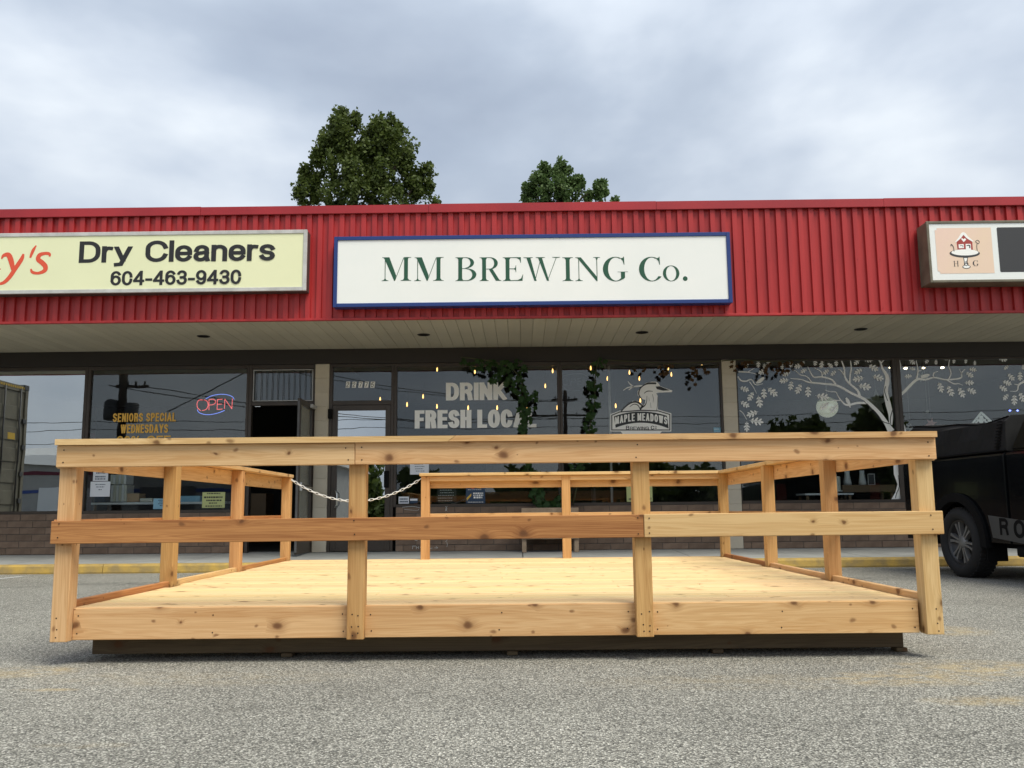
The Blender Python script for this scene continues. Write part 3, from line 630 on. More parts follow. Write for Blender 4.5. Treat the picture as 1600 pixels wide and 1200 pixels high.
def sans(s, t, track=.06, aspect=None, ws=1.0, th=None):
    """Polygons of a line of stroke letters, cap height 1; widths stretch so the line is `aspect` wide."""
    th = th or t
    fixed = sum(t for c in s if c != ' ') + track*(len(s)-1); var = sum(GL[c][0] for c in s)
    if aspect: ws = (aspect-fixed)/var
    x = 0; out = []
    for c in s:
        bw, st = GL[c]; W = ws*bw + (t if c != ' ' else 0)
        for k, q in enumerate(st):
            ky = t/th                     # level strokes may be thinner (th) than upright ones (t)
            q = [(x + t/2 + u*(W-t), (th/2 + v*(1-th))*ky) for u, v in q]
            for poly in stroke(q, t):
                lo, hi = (0, 1) if c not in 'y' else (-.3, .74)
                poly = clip([(u, v/ky) for u, v in poly], lo, hi)
                if poly: out.append((poly, len(out)*.1))
        x += W + track
    return out, x - track
def put_text(mb, polys, wid, px0, px1, pyt, pyb, Y, step=.0003, lift=0, slant=0):
    pc = (px0+px1)/2; x0, x1 = P(px0, (pyt+pyb)/2, Y).x, P(px1, (pyt+pyb)/2, Y).x; z0, z1 = P(pc, pyb, Y).z, P(pc, pyt, Y).z
    sx = (x1-x0)/wid; sz = z1-z0
    for poly, k in polys: mb.flat(poly, lambda u, v, k=k: (x0 + (u+slant*v)*sx, Y - lift - k*step, z0 + v*sz))
def line(mb, s, t, px0, px1, pyt, pyb, Y, track=.06, lift=0, th=None):
    x0, x1 = P(px0, (pyt+pyb)/2, Y).x, P(px1, (pyt+pyb)/2, Y).x; h = P((px0+px1)/2, pyt, Y).z - P((px0+px1)/2, pyb, Y).z
    polys, wd = sans(s, t, track, (x1-x0)/h, th=th); put_text(mb, polys, wd, px0, px1, pyt, pyb, Y, lift=lift)

# roman capitals with thick and thin strokes, in units of cap height
TK, TN = .165, .026
def poly_stem(x, tk, y0=0., y1=1., sl=.09, bot=True, top=True):
    p = []
    if bot: p += [(x-sl, y0), (x+tk+sl, y0), (x+tk+sl, y0+.016), (x+tk+sl*.35, y0+.034), (x+tk, y0+.10)]
    else: p += [(x, y0), (x+tk, y0)]
    if top: p += [(x+tk, y1-.10), (x+tk+sl*.35, y1-.034), (x+tk+sl, y1-.016), (x+tk+sl, y1), (x-sl, y1), (x-sl, y1-.016), (x-sl*.35, y1-.034), (x, y1-.10)]
    else: p += [(x+tk, y1), (x, y1)]
    if bot: p += [(x, y0+.10), (x-sl*.35, y0+.034), (x-sl, y0+.016)]
    return p
def ring(cx, cy, RX, RY, tk, tn, a0, a1, n=22, off=0):
    out = []
    for i in range(n):
        q = []
        for a in (a0+(a1-a0)*i/n, a0+(a1-a0)*(i+1)/n):
            c, s = math.cos(R(a)), math.sin(R(a)); q.append(((cx+RX*c, cy+RY*s), (cx+off+(RX-tk)*c, cy+(RY-tn)*s)))
        out.append([q[0][0], q[1][0], q[1][1], q[0][1]])
    return out
def bar(x0, y0, x1, y1, t): return stroke([(x0, y0), (x1, y1)], t, False)[0]
def dg(xt, xb, tk): return [(xb, 0), (xb+tk*.55, 0), (xt+tk, 1), (xt, 1)]   # diagonal going down-right
SER = {
 'M': (1.30, [poly_stem(.17, .030, sl=.13, top=False), [(.05,1), (.34,1), (.36,1), (.655,.22), (.60,0), (.57,0), (.17,.90), (.12,.97), (.05,.985)], [(.585,.0), (.61,.0), (.985,.985), (.96,.985)], poly_stem(.985, TK, sl=.14, top=False), [(.965,.9),(1.15,.9),(1.17,.965),(1.29,.985),(1.29,1),(1.01,1)]]),
 'B': (.92, [poly_stem(.15, TK, sl=.12, top=True), [(.3,1),(.46,1),(.46,1-TN),(.3,1-TN)], [(.3,.535),(.50,.535),(.50,.51),(.3,.51)], [(.3,TN),(.5,TN),(.5,0),(.3,0)]] + ring(.46,.767,.36,.233,.155,TN,-90,90) + ring(.50,.262,.415,.262,.17,TN,-90,90)),
 'R': (.97, [poly_stem(.14, TK, sl=.11), [(.29,1),(.46,1),(.46,1-TN),(.29,1-TN)], [(.29,.515),(.48,.515),(.48,.49),(.29,.49)], [(.42,.50),(.58,.50),(.86,.05),(.95,.016),(.95,0),(.72,0)]] + ring(.46,.745,.345,.255,.155,TN,-90,90)),
 'E': (.92, [poly_stem(.15, TK, sl=.12), [(.3,1),(.80,1),(.80,.76),(.785,.76),(.74,.90),(.62,.965),(.3,1-TN)], [(.3,.525),(.5,.525),(.56,.56),(.58,.66),(.595,.66),(.595,.36),(.58,.36),(.56,.46),(.5,.495),(.3,.495)], [(.3,0),(.86,0),(.89,.27),(.875,.27),(.80,.10),(.66,.035),(.3,TN)]]),
 'W': (1.55, [dg(.12, .455, .17), [(.47,.0),(.495,.0),(.76,.985),(.735,.985)], dg(.61, .985, .17), [(1.0,.0),(1.025,.0),(1.41,.985),(1.385,.985)], [(0,1),(.40,1),(.40,.985),(.30,.965),(.12,.965),(0,.985)], [(.52,1),(.92,1),(.92,.985),(.82,.965),(.60,.965),(.52,.985)], [(1.22,1),(1.56,1),(1.56,.985),(1.44,.965),(1.35,.965),(1.22,.985)]]),
 'I': (.46, [poly_stem(.15, TK, sl=.145)]),
 'N': (1.08, [poly_stem(.155, .030, sl=.14, top=False), [(.02,1),(.26,1),(.95,.14),(.95,-.02),(.91,-.02),(.17,.90),(.1,.97),(.02,.985)], [(.92,-.02),(.95,-.02),(.95,.9),(.92,.9)], [(.915,.88),(.955,.88),(.98,.965),(1.08,.985),(1.08,1),(.79,1),(.79,.985),(.89,.965)]]),
 'G': (1.04, ring(.53,.5,.53,.52,.20,.028,62,318,26,.02) + [[(.78,.955),(.86,.975),(.88,1.02),(.905,1.02),(.915,.68),(.895,.68),(.85,.84),(.74,.96)], [(.62,.37),(1.06,.37),(1.06,.385),(.62,.385)], [(.76,.37),(.93,.37),(.93,.13),(.85,.07),(.76,.045)]]),
 'C': (.93, ring(.53,.5,.53,.52,.20,.028,62,322,26,.02) + [[(.76,.955),(.84,.975),(.86,1.02),(.885,1.02),(.895,.68),(.875,.68),(.83,.84),(.72,.96)]]),
 'o': (.70, ring(.35,.32,.35,.335,.135,.022,0,360,26)),
 '.': (.2, [[(.1+.1*math.cos(R(a)), .1+.1*math.sin(R(a))) for a in range(0, 360, 24)]]),
 'H': (1.0, [poly_stem(.13, .13, sl=.11), poly_stem(.74, .13, sl=.11), bar(.24,.52,.76,.52,.03)]),
 '&': (.9, [q for q in stroke([(.85,.0),(.28,.72)]+A(.42,.82,.17,.16,200,-20)+[(.5,.66),(.2,.5)]+A(.32,.26,.28,.24,150,330)+[(.8,.5)], .10, False)]),
}
def serif(mb, s, offs, px0, h_px, pyb, pyt, Y, lift=0):
    k = 0
    for c, o in zip(s, offs):
        zb, zt = P(px0+o, pyb, Y).z, P(px0+o, pyt, Y).z; u0 = P(px0+o, (pyb+pyt)/2, Y).x; sc1 = P(px0+o+h_px, (pyb+pyt)/2, Y).x - u0
        for j, q in enumerate(SER[c][1]): mb.flat(q, lambda u, v, j=j: (u0+u*sc1, Y - lift - .00003*j, zb+v*(zt-zb)))

# ------------------------------------------------------------------ signs on the fascia
def cabinet(name, label, px0, px1, pyt, pyb, depth, fw, mside, mframe, mface, inset=.012, xr=None, mid_py=None):
    Y = YF - depth; x0 = P(px0, (pyt+pyb)/2, Y).x; x1 = P(px1, (pyt+pyb)/2, Y).x if xr is None else xr
    pc = min(max((px0+px1)/2, 100), 1500) if mid_py is None else mid_py
    z1, z0 = P(pc, pyt, Y).z, P(pc, pyb, Y).z
    r = empty(name, ((x0+x1)/2, YF, z0), label, 'sign')
    MB().box(x0+.004, x1-.004, Y+.03, YF+.004, z0+.004, z1-.004, .004).build('cabinet', M_[mside], r)
    b = MB(); b.box(x0, x0+fw, Y, Y+.034, z0, z1, .004); b.box(x1-fw, x1, Y, Y+.034, z0, z1, .004)
    b.box(x0+fw, x1-fw, Y+.001, Y+.033, z1-fw, z1, .004); b.box(x0+fw, x1-fw, Y+.001, Y+.033, z0, z0+fw, .004)
    b.build('frame', M_[mframe], r)
    YFc = Y + inset
    MB().box(x0+fw-.002, x1-fw+.002, YFc, YFc+.01, z0+fw-.002, z1-fw+.002).build('face', M_[mface], r)
    return r, YFc, (x0, x1, z0, z1)
s1, y1_, _ = cabinet('dry_cleaner_sign', 'pale yellow lightbox sign with black Dry Cleaners lettering and a phone number', -340, 479, 361.5, 456.5, .20, .052, 'darkside', 'alu', 'cream', mid_py=240)
b = MB(); line(b, 'Dry Cleaners', .22, 124, 430, 375.5, 409, y1_, .06, .002, th=.165); b.build('lettering', M_['black'], s1, label='black bold words Dry Cleaners')
b = MB(); line(b, '604-463-9430', .20, 173, 377, 422.5, 445, y1_, .06, .002, th=.165); b.build('lettering', M_['black'], s1, label='black bold phone number')
b = MB()
def pxl(x, y): q = P(x*300/1600, 360 + y*100/533, y1_); return (q.x, q.z)
def pstroke(pts, ws, fn, Y, lift, k0=0):
    q = [Vector(fn(*p)) for p in pts]
    for i in range(len(q)-1):
        for poly in stroke([q[i], q[i+1]], ws[i] if hasattr(ws, '__len__') else ws, False, ws[i+1] if hasattr(ws, '__len__') else ws):
            b.flat(poly, lambda u, v, i=i: (u, Y - lift - .00025*((i+k0) % 3), v))
def smooth(pts, n=5):
    out = []
    for i in range(len(pts)-1):
        p0 = pts[max(i-1, 0)]; p1 = pts[i]; p2 = pts[i+1]; p3 = pts[min(i+2, len(pts)-1)]
        for k in range(n):
            t = k/n; out.append(tuple(.5*((2*p1[c]) + (p2[c]-p0[c])*t + (2*p0[c]-5*p1[c]+4*p2[c]-p3[c])*t*t + (3*p1[c]-p0[c]-3*p2[c]+p3[c])*t**3) for c in range(len(p1))))
    return out + [tuple(pts[-1])]
def brush(pts, Y, lift, fn, sc_):
    """pts: (x, y, width) in zoom pixels -> a smooth ribbon of changing width."""
    q = smooth(pts); v = [Vector(fn(x, y)) for x, y, w_ in q]; L, Rr = [], []
    for i, p in enumerate(v):
        t = (v[min(i+1, len(v)-1)]-v[max(i-1, 0)]).normalized(); n_ = Vector((-t.y, t.x))*q[i][2]*sc_/2; L.append(p+n_); Rr.append(p-n_)
    for i in range(len(v)-1): b.flat([tuple(Rr[i]), tuple(Rr[i+1]), tuple(L[i+1]), tuple(L[i])], lambda u, w_: (u, Y-lift, w_))
sc1 = (Vector(pxl(100, 0)) - Vector(pxl(0, 0))).length/100
brush([(-60,452,6),(20,440,26),(75,395,34),(130,315,36),(180,240,34),(196,196,16)], y1_, .002, pxl, sc1)
brush([(14,238,10),(30,210,26),(70,204,40),(92,250,44),(108,318,34),(116,350,24)], y1_, .0025, pxl, sc1)
brush([(252,228,16),(275,170,26),(302,126,10)], y1_, .002, pxl, sc1)
brush([(416,218,14),(410,196,26),(375,192,26),(332,205,34),(318,240,38),(350,268,40),(378,300,40),(372,335,34),(320,356,24),(270,348,24),(258,320,12)], y1_, .002, pxl, sc1)
brush([(-30,330,8),(6,322,10)], y1_, .002, pxl, sc1)
b.build('lettering', M_['orange'], s1, label="orange red italic letters ending in y's")
s2, y2_, _ = cabinet('brewery_sign', 'wide white sign with a blue frame and dark green MM BREWING Co. lettering', 521, 1143, 366, 476.5, .17, .052, 'blue', 'blue', 'white', inset=.016)
b = MB(); k = 1/6.154
serif(b, 'MMBREWINGCo.', [595.0, 645.8, 710.5, 748.2, 784.5, 818.0, 878.6, 898.2, 942.0, 998.4, 1035.5, 1066.4], 0, 227*k, 439.1, 402.2, y2_, .002)
b.build('lettering', M_['green'], s2)
X3 = XR2 - .4
s3, y3_, e3 = cabinet('bakery_sign', 'deep olive sign box with peach gingerbread house panel beside a charcoal blank panel', 1450.5, 1700, 345, 441, .30, .035, 'olive', 'olive', 'white', xr=X3, mid_py=1500)
def pz(x, y): q = P(1440 + x/10, 340 + y/10, y3_); return (q.x, q.z)
zx0, zz = pz(200, 0)[0], (pz(0, 870)[1], pz(0, 160)[1])
pan = [pz(200, 240), pz(262, 235), pz(272, 160), pz(1080, 160), pz(1140, 860), pz(320, 880), pz(310, 815), pz(255, 800)]
xa_, xb_ = sum(p[0] for p in (pan[0], pan[7]))/2, sum(p[0] for p in (pan[3], pan[4]))/2
za_, zb_ = pz(700, 872)[1], pz(700, 160)[1]
cut = .028
b = MB(); b.flat([(xa_, za_+cut*1.2), (xa_+cut*.6, za_+cut*1.2), (xa_+cut*1.2, za_+cut*.5), (xa_+cut*1.2, za_), (xb_, za_), (xb_, zb_), (xa_+cut, zb_), (xa_+cut, zb_-cut), (xa_, zb_-cut)], lambda u, v: (u, y3_-.002, v))
b.build('peach_panel', M_['peach'], s3)
b = MB(); xc = (pz(1165, 150)[0]+pz(1235, 860)[0])/2
b.flat([(xc+.012, za_+.012), (X3-.07, za_+.012), (X3-.07, zb_), (xc+.012, zb_), (xc, zb_-.012), (xc, za_+.024)], lambda u, v: (u, y3_-.002, v)); b.build('charcoal_panel', M_['charcoal'], s3)
LK = .004
# cake stand with a gingerbread house, flat print
def shear(x, y): return pz(x, y)
b = MB()
b.flat([shear(*p) for p in ((545,380),(650,275),(790,380),(800,520),(562,515))], lambda u, v: (u, y3_-.0035, v)); b.build('print_house', M_['redprint'], s3)
b = MB()
brush([(528,385,14),(590,320,34),(650,250,44),(715,312,36),(805,375,18)], y3_, .0045, shear, (shear(100,0)[0]-shear(0,0)[0])/100)
for q in (((575,420),(655,415),(660,478),(580,480)), ((685,412),(765,412),(772,515),(690,515)), ((612,330),(655,385),(695,345),(675,322),(652,338),(630,322))): b.flat([shear(*p) for p in q], lambda u, v: (u, y3_-.0042, v))
el = lambda cx, cy, rx, ry: [shear(cx+rx*math.cos(R(a)), cy+ry*math.sin(R(a))) for a in range(0, 360, 15)]
b.flat(el(675, 545, 212, 48), lambda u, v: (u, y3_-.0040, v)); b.flat(el(700, 768, 52, 22), lambda u, v: (u, y3_-.0040, v))
b.flat([shear(*p) for p in ((660,632),(712,632),(700,690),(715,745),(680,745),(672,690))], lambda u, v: (u, y3_-.0034, v))
b.build('print_icing', M_['vinyl'], s3)
b = MB()
for q in (el(672, 560, 238, 66), el(700, 770, 64, 30)): b.flat(q, lambda u, v: (u, y3_-.0030, v))
b.flat([shear(*p) for p in ((648,618),(724,618),(716,690),(732,755),(664,755),(660,690))], lambda u, v: (u, y3_-.0026, v))
uu = (shear(100,0)[0]-shear(0,0)[0])/100
for pts in (((868,520,9),(860,450,9),(866,400,9)), ((866,400,8),(840,378,8),(868,355,8),(900,378,8),(885,410,8),(860,395,8)), ((505,530,10),(495,460,10),(462,420,14),(455,450,8)), ((700,440,12),(745,435,18),(750,480,16)), ((595,440,8),(640,440,8),(640,465,8))): brush(list(pts), y3_, .005, shear, uu)
b.build('print_stand', M_['charcoal'], s3)
b = MB()
serif(b, 'H', [1489.5], 0, 8.6, 416.4, 407.8, y3_, .004); serif(b, 'G', [1519.8], 0, 8.6, 415.6, 407.2, y3_, .004); serif(b, '&', [1506.8], 0, 7.6, 415.4, 408.2, y3_, .0055)
b.build('lettering', M_['charcoal'], s3, label='small brown serif letters H & G')

# ------------------------------------------------------------------ the wooden deck
Y0 = 4.80
DM = Matrix.Translation((-.14, Y0, 0)) @ Matrix.Rotation(R(.5), 4, 'Z')
deck = bpy.data.objects.new('wooden_deck', None); reg(deck, None, DM)
tag(deck, 'new cedar deck platform with post and rail guard standing on asphalt', 'deck')
BOARDS = {}
def boardm(l, wd, th, c, mt):
    """A board lying along X, its width in Z and thickness in Y, centred on the origin."""
    k = (round(l, 3), round(wd, 3), round(th, 3), mt)
    if k not in BOARDS: BOARDS[k] = MB().box(-l/2, l/2, -th/2, th/2, -wd/2, wd/2, c).mesh('board', M_[mt])
    return BOARDS[k]
def put(name, l, wd, th, m, material, label=None, c=.003):
    me = boardm(l, wd, th, c, material)
    o = link_mesh(name, me, deck, DM @ m)
    if label: o['label'] = label
    return o
T = lambda x, y, z: Matrix.Translation((x, y, z))
RX = lambda a: Matrix.Rotation(R(a), 4, 'X'); RY = lambda a: Matrix.Rotation(R(a), 4, 'Y'); RZ = lambda a: Matrix.Rotation(R(a), 4, 'Z')
HX, DZ = 2.330, .290               # half width to the outer faces of the posts, deck height
PW, RAILT, CAPZ = .089, .038, 1.147
YB = 4.70                          # back face of the rear posts
def upright(x, y, z0, z1, mt, **k): return put('post', z1-z0, PW, PW, T(x, y, (z0+z1)/2) @ RY(-90), mt, **k)
# front posts
for x, mt in ((-HX+PW/2, 'pale'), (-.738, 'post'), (.775, 'post'), (HX-PW/2, 'pale')): upright(x, PW/2, .123, 1.146, mt)
# side and rear posts
for y in (1.48, 2.98, YB-PW/2):
    for x in (-HX+PW/2, HX-PW/2): upright(x, y, .123, 1.146, 'post')
xl, xm = -.83, .64
upright(xl, YB-PW/2, .20, 1.146, 'post'); upright(xm, YB-PW/2, .20, 1.146, 'post')
# front boards
def hb(name, x0, x1, y, zc, wd, mt, th=RAILT, rot=0, **k): return put(name, x1-x0, wd, th, T((x0+x1)/2, y, zc) @ RY(rot), mt, **k)
hb('rail', -2.334, -.748, -RAILT/2, 1.088, .116, 'pale'); hb('rail', -.7455, 2.34, -RAILT/2, 1.0895, .117, 'rail')
hb('rail', -2.340, .776, -RAILT/2, .692, .119, 'brown', rot=-.12, label='reddish brown rail'); hb('rail', .7785, 2.35, -RAILT/2-.001, .698, .121, 'rail', rot=-.1)
for x0, x1 in ((-HX+PW+.002, -.738-PW/2+.02), (-.738+PW/2-.02, .775-PW/2+.02), (.775+PW/2-.02, HX-PW-.016)):
    hb('fascia_board', x0, x1, .052 + RAILT/2, .2085, .165, 'rail')
# caps (flat boards); the front one is scarfed where its two lengths meet
def cap(x0, x1, y0, y1, z, mt, s0=0, s1=0):
    l = x1-x0; b_ = MB(); wd = y1-y0
    pts = [(-l/2, -wd/2), (l/2, -wd/2), (l/2, wd/2), (-l/2, wd/2)]
    b_.v = []; zz = .0155
    for zc in (-zz, zz):
        e0 = -s0 if zc < 0 else s0; e1 = -s1 if zc < 0 else s1
        b_.v += [(-l/2+e0, -wd/2, zc), (l/2+e1, -wd/2, zc), (l/2+e1, wd/2, zc), (-l/2+e0, wd/2, zc)]
    b_.f = [(0,3,2,1),(4,5,6,7),(0,1,5,4),(1,2,6,5),(2,3,7,6),(3,0,4,7)]; b_.sm = [False]*6
    o = b_.build('cap_rail', M_[mt], deck, DM @ T((x0+x1)/2, (y0+y1)/2, z+zz)); return o
cap(-2.334, -.232, -.062, .115, CAPZ, 'pale', 0, .021); cap(-.229, 2.34, -.0625, .115, CAPZ, 'rail', .021, 0)
# side rails on the outer faces, caps, mid rails, toe boards
for sx, mt in ((-1, 'rail'), (1, 'rail')):
    xo = sx*(HX + .0085)
    for (zc, wd, m2_) in ((1.085, .118, mt), (.695, .12, 'brown')):
        for y0, y1 in ((.0, 2.978), (2.981, YB)):
            put('rail', y1-y0, wd, .016, T(xo, (y0+y1)/2, zc) @ RZ(90), m2_)
    for y0, y1 in ((.118, 2.6), (2.603, YB+.03)):
        b_ = put('cap_rail', y1-y0, .15, .031, T(sx*(HX-.02), (y0+y1)/2, CAPZ+.0155) @ RZ(90) @ RX(90), 'rail')
    for y0, y1 in ((PW+.001, 1.48-PW/2-.001), (1.48+PW/2+.001, 2.98-PW/2-.001), (2.98+PW/2+.001, YB-PW-.001)):
        put('toe_board', y1-y0, .20, RAILT, T(sx*(HX-.05), (y0+y1)/2, .225) @ RZ(90), random.choice(('brown', 'rail')))
# rear rails between the gate gap and the right corner
hb('rail', xl-.02, HX, YB+RAILT/2+.001, 1.082, .118, 'rail'); hb('rail', xl-.02, HX, YB+RAILT/2+.001, .70, .118, 'rail')
hb('nailer', xl+PW/2, xm-PW/2, YB-PW+.02, 1.118, .05, 'rail'); hb('nailer', xm+PW/2, HX-PW, YB-PW+.02, 1.118, .05, 'rail')
put('cap_rail', HX-.1-(xl-.06), .15, .031, T((HX-.1+xl-.06)/2, YB-.045, CAPZ+.0155) @ RX(90), 'pale')
# decking
nb = 33; pitch = (YB - .095)/nb
for k in range(nb):
    y = .092 + pitch*(k+.5); e_ = .105 if min(abs(y-.04), abs(y-1.48), abs(y-2.98), abs(y-YB+.05)) < .118 else .072; cuts = [-HX+e_, HX-e_]
    if k % 3 != 0: cuts.insert(1, random.choice((-1.2, -.74, .0, .76, 1.3)) + random.uniform(-.02, .02))
    for a, c_ in zip(cuts, cuts[1:]):
        put('deck_board', round(c_-a-.003, 2), pitch-.008, .030, T((a+c_)/2, y+random.uniform(-.0008, .0008), DZ-.015+random.uniform(-.001, .001)) @ RX(90), 'deck')
for k in range(9):
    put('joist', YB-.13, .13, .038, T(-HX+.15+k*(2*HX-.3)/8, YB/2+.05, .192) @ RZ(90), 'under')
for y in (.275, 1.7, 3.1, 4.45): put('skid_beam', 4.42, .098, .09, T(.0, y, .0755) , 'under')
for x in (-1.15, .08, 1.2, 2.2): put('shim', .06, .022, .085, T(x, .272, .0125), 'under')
hb('fascia_board', -HX, HX, YB+.02, .2085, .165, 'rail')
# screw heads, too small to pick apart
b = MB()
def screw(x, y, z):
    r_ = .0042; b.add([(x+r_*math.cos(R(a)), y, z+r_*math.sin(R(a))) for a in range(0, 360, 60)], [(0, 1, 2, 3, 4, 5)])
for x in (-2.30, -.79, -.70, .755, 2.29):
    for z in (1.055, 1.122): screw(x + random.uniform(-.012, .012), -RAILT-.0015, z+random.uniform(-.006, .006))
for x in (-2.30, -.74, .745, .80, 2.29):
    for z in (.66, .735): screw(x + random.uniform(-.006, .006), -RAILT-.0035, z+random.uniform(-.006, .006))
for x in (-2.30, -.755, -.72, .76, .795, 2.30):
    for z in (.15, .19, .245): screw(x + random.uniform(-.008, .008), -.0012, z + random.uniform(-.01, .01))
for x in (-2.215, -1.5, -.81, -.66, .02, .69, .85, 1.5, 2.2):
    for z in (.158, .247): screw(x + random.uniform(-.008, .008), .0508, z + random.uniform(-.005, .005))
o = b.build('screw', M_['screw'], deck, DM); o['kind'] = 'stuff'

# chain across the gap in the rear rail
def dl(x, y, z): return DM @ Vector((x, y, z))
ca, cb = dl(-HX+PW, YB-.05, 1.125), dl(xl-PW/2, YB-.05, 1.125)
low = P(562, 783, ca.y).z
ch = empty('barrier_chain', ca, 'white plastic chain sagging across the gap in the back railing', 'chain')
lk = MB(); n1_, n2_ = 14, 6; L_, W_, r_ = .050, .021, .0034
pth = []
for a in range(n1_):
    q = 2*math.pi*a/n1_; cx = math.cos(q)*W_/2; cy = math.sin(q)*W_/2; pth.append((cy + math.copysign((L_-W_)/2, cy) if abs(cy) > 1e-6 else 0, cx))
vs_ = []; fs = []
for i, (u, v) in enumerate(pth):
    d = Vector((u, v)).normalized() if (u or v) else Vector((1, 0)); q0 = Vector(pth[i-1]); q2 = Vector(pth[(i+1) % n1_]); t_ = (q2-q0).normalized(); nn = Vector((t_.y, -t_.x))
    for k in range(n2_):
        a = 2*math.pi*k/n2_; o2 = nn*math.cos(a)*r_; vs_.append((u+o2.x, v+o2.y, math.sin(a)*r_))
for i in range(n1_):
    for k in range(n2_): fs.append((i*n2_+k, ((i+1) % n1_)*n2_+k, ((i+1) % n1_)*n2_+(k+1) % n2_, i*n2_+(k+1) % n2_))
lk.add(vs_, fs, True); link_me = lk.mesh('link', M_['plastic'])
def cpt(t):
    p = ca.lerp(cb, t); p.z = p.z - (min(ca.z, cb.z)-low)*(1-(2*t-1)**2); return p
sp = [cpt(i/400) for i in range(401)]; acc = 0; lasti = 0; nlk = 0
for i in range(1, 401):
    acc += (sp[i]-sp[i-1]).length
    if acc >= .0400:
        d = (sp[i]-sp[lasti]).normalized(); c_ = (sp[i]+sp[lasti])/2
        link_mesh('link', link_me, ch, Matrix.Translation(c_) @ d.to_track_quat('X', 'Z').to_matrix().to_4x4() @ RX(90*(nlk % 2)+20)); nlk += 1; acc = 0; lasti = i

# ------------------------------------------------------------------ lettering and pictures on the glass (outside face)
YD = YG - .0045
b = MB(); line(b, 'SENIORS SPECIAL', .17, 176.5, 275, 645.3, 658.8, YD, .09); line(b, 'WEDNESDAYS', .17, 188.5, 262.6, 663, 676.6, YD, .08); line(b, '20% OFF', .17, 182.6, 266.5, 681, 695, YD, .10)
thing(b, 'window_lettering', M_['amber'], 'amber vinyl words SENIORS SPECIAL WEDNESDAYS 20% OFF on dark glass', 'window decal')
b = MB(); line(b, 'DRINK', .27, 696.8, 791.5, 597.6, 625.3, YD, .05, th=.19); line(b, 'FRESH LOCAL', .27, 648, 838, 640.2, 668.6, YD, .05, th=.19)
thing(b, 'window_lettering', M_['vinyl'], 'heavy white vinyl words DRINK FRESH LOCAL on brewery window', 'window decal')
def zf(x0, y0, s, Y): return lambda x, y: (lambda q: (q.x, q.z))(P(x0 + x/s, y0 + y/s, Y))
hf = zf(940, 590, 12.308, YD); hs = (hf(100, 0)[0]-hf(0, 0)[0])/100
logo = empty('heron_decal', P(1001, 690, YD), 'white and charcoal heron badge decal reading MAPLE MEADOWS BREWING CO on glass', 'window decal')
def fpoly(mb, pts, fn, lift): mb.flat([fn(*p) for p in pts], lambda u, v: (u, YD - lift, v))
arch = lambda x, c, k: c + k*((x-760)/500)**2
b = MB()
fpoly(b, [(168,705),(345,636),(760,600),(1095,615),(1340,688),(1340,1036),(1160,1036),(1090,1110),(930,1190),(760,1215),(600,1190),(430,1110),(365,1036),(168,1036)], hf, 0)
fpoly(b, [(345,690),(400,615),(500,515),(600,446),(700,450),(770,490),(800,535),(835,495),(845,425),(760,405),(695,340),(695,260),(755,175),(850,105),(960,78),(1065,80),(1112,138),(1118,160),(1362,250),(1352,278),(1110,290),(1052,300),(1082,360),(1082,650)], hf, .0006)
for pts in ([(830,150,16),(700,165,24),(600,180,22),(520,240,12)], [(620,170,16),(500,195,18),(412,246,10)], [(610,172,16),(550,128,18),(508,76,10)]): brush(pts, YD, .0003, hf, hs)
b.build('badge', M_['vinyl'], logo)
b = MB()
fpoly(b, [(186,716),(350,652),(760,618),(1090,632),(1322,702),(1322,1018),(186,1018)], hf, .0012)
for pts in ([(345,700,16),(430,585,26),(560,485,30),(690,472,34),(800,560,26)], [(775,410,12),(718,335,22),(730,230,24),(800,155,22),(900,112,34),(1050,112,34)], [(815,305,8),(880,262,16),(985,264,8)], [(872,350,6),(866,450,12),(835,530,22),(765,575,40),(745,625,16)], [(540,562,8),(620,512,14),(700,535,16),(745,620,12)], [(1080,360,8),(1075,500,8),(1055,660,10)], [(975,320,5),(995,400,7),(990,480,4)], [(940,480,4),(950,580,6)], [(905,380,3),(920,450,5)]): brush(pts, YD, .0016, hf, hs)
fpoly(b, [(1040,172),(1125,168),(1310,244),(1185,252),(1062,222)], hf, .0018)
b.build('outline', M_['vinyld'], logo)
b = MB()
fpoly(b, [(206,730),(350,672),(760,640),(1090,652),(1302,716),(1302,998),(206,998)], hf, .0020); brush([(1060,128,26),(1090,158,24)], YD, .0022, hf, hs)
b.build('panel', M_['vinyl'], logo)
b = MB()
top = [(x, arch(x, 652, 86)) for x in range(236, 1290, 60)]; botm = [(x, arch(x, 868, 100)) for x in range(1290, 235, -60)]
fpoly(b, top + botm, hf, .0026); b.build('band', M_['vinyld'], logo)
b = MB()
polys, wd = sans('MAPLE MEADOWS', .19, .10, 6.9, th=.15)
for poly, k in polys: b.flat([hf(258 + u/wd*1004, arch(258+u/wd*1004, 830, 76) - v*146) for u, v in poly], lambda u, v, k=k: (u, YD-.0032-.0003*k, v))
b.build('lettering', M_['vinyl'], logo)
b = MB()
for s_, x0, x1, y0, y1 in (('B', 468, 532, 928, 1002), ('REWING', 545, 908, 944, 1004), ('C', 945, 1010, 926, 1000), ('O', 1022, 1058, 930, 962)):
    polys, wd = sans(s_, .20, .13, (x1-x0)/(y1-y0), th=.14)
    for poly, k in polys: b.flat([hf(x0 + u/wd*(x1-x0), y1 - v*(y1-y0)) for u, v in poly], lambda u, v, k=k: (u, YD-.0034-.0003*k, v))
fpoly(b, [(1020,975),(1060,975),(1060,985),(1020,985)], hf, .0034)
b.build('lettering', M_['vinyld'], logo)
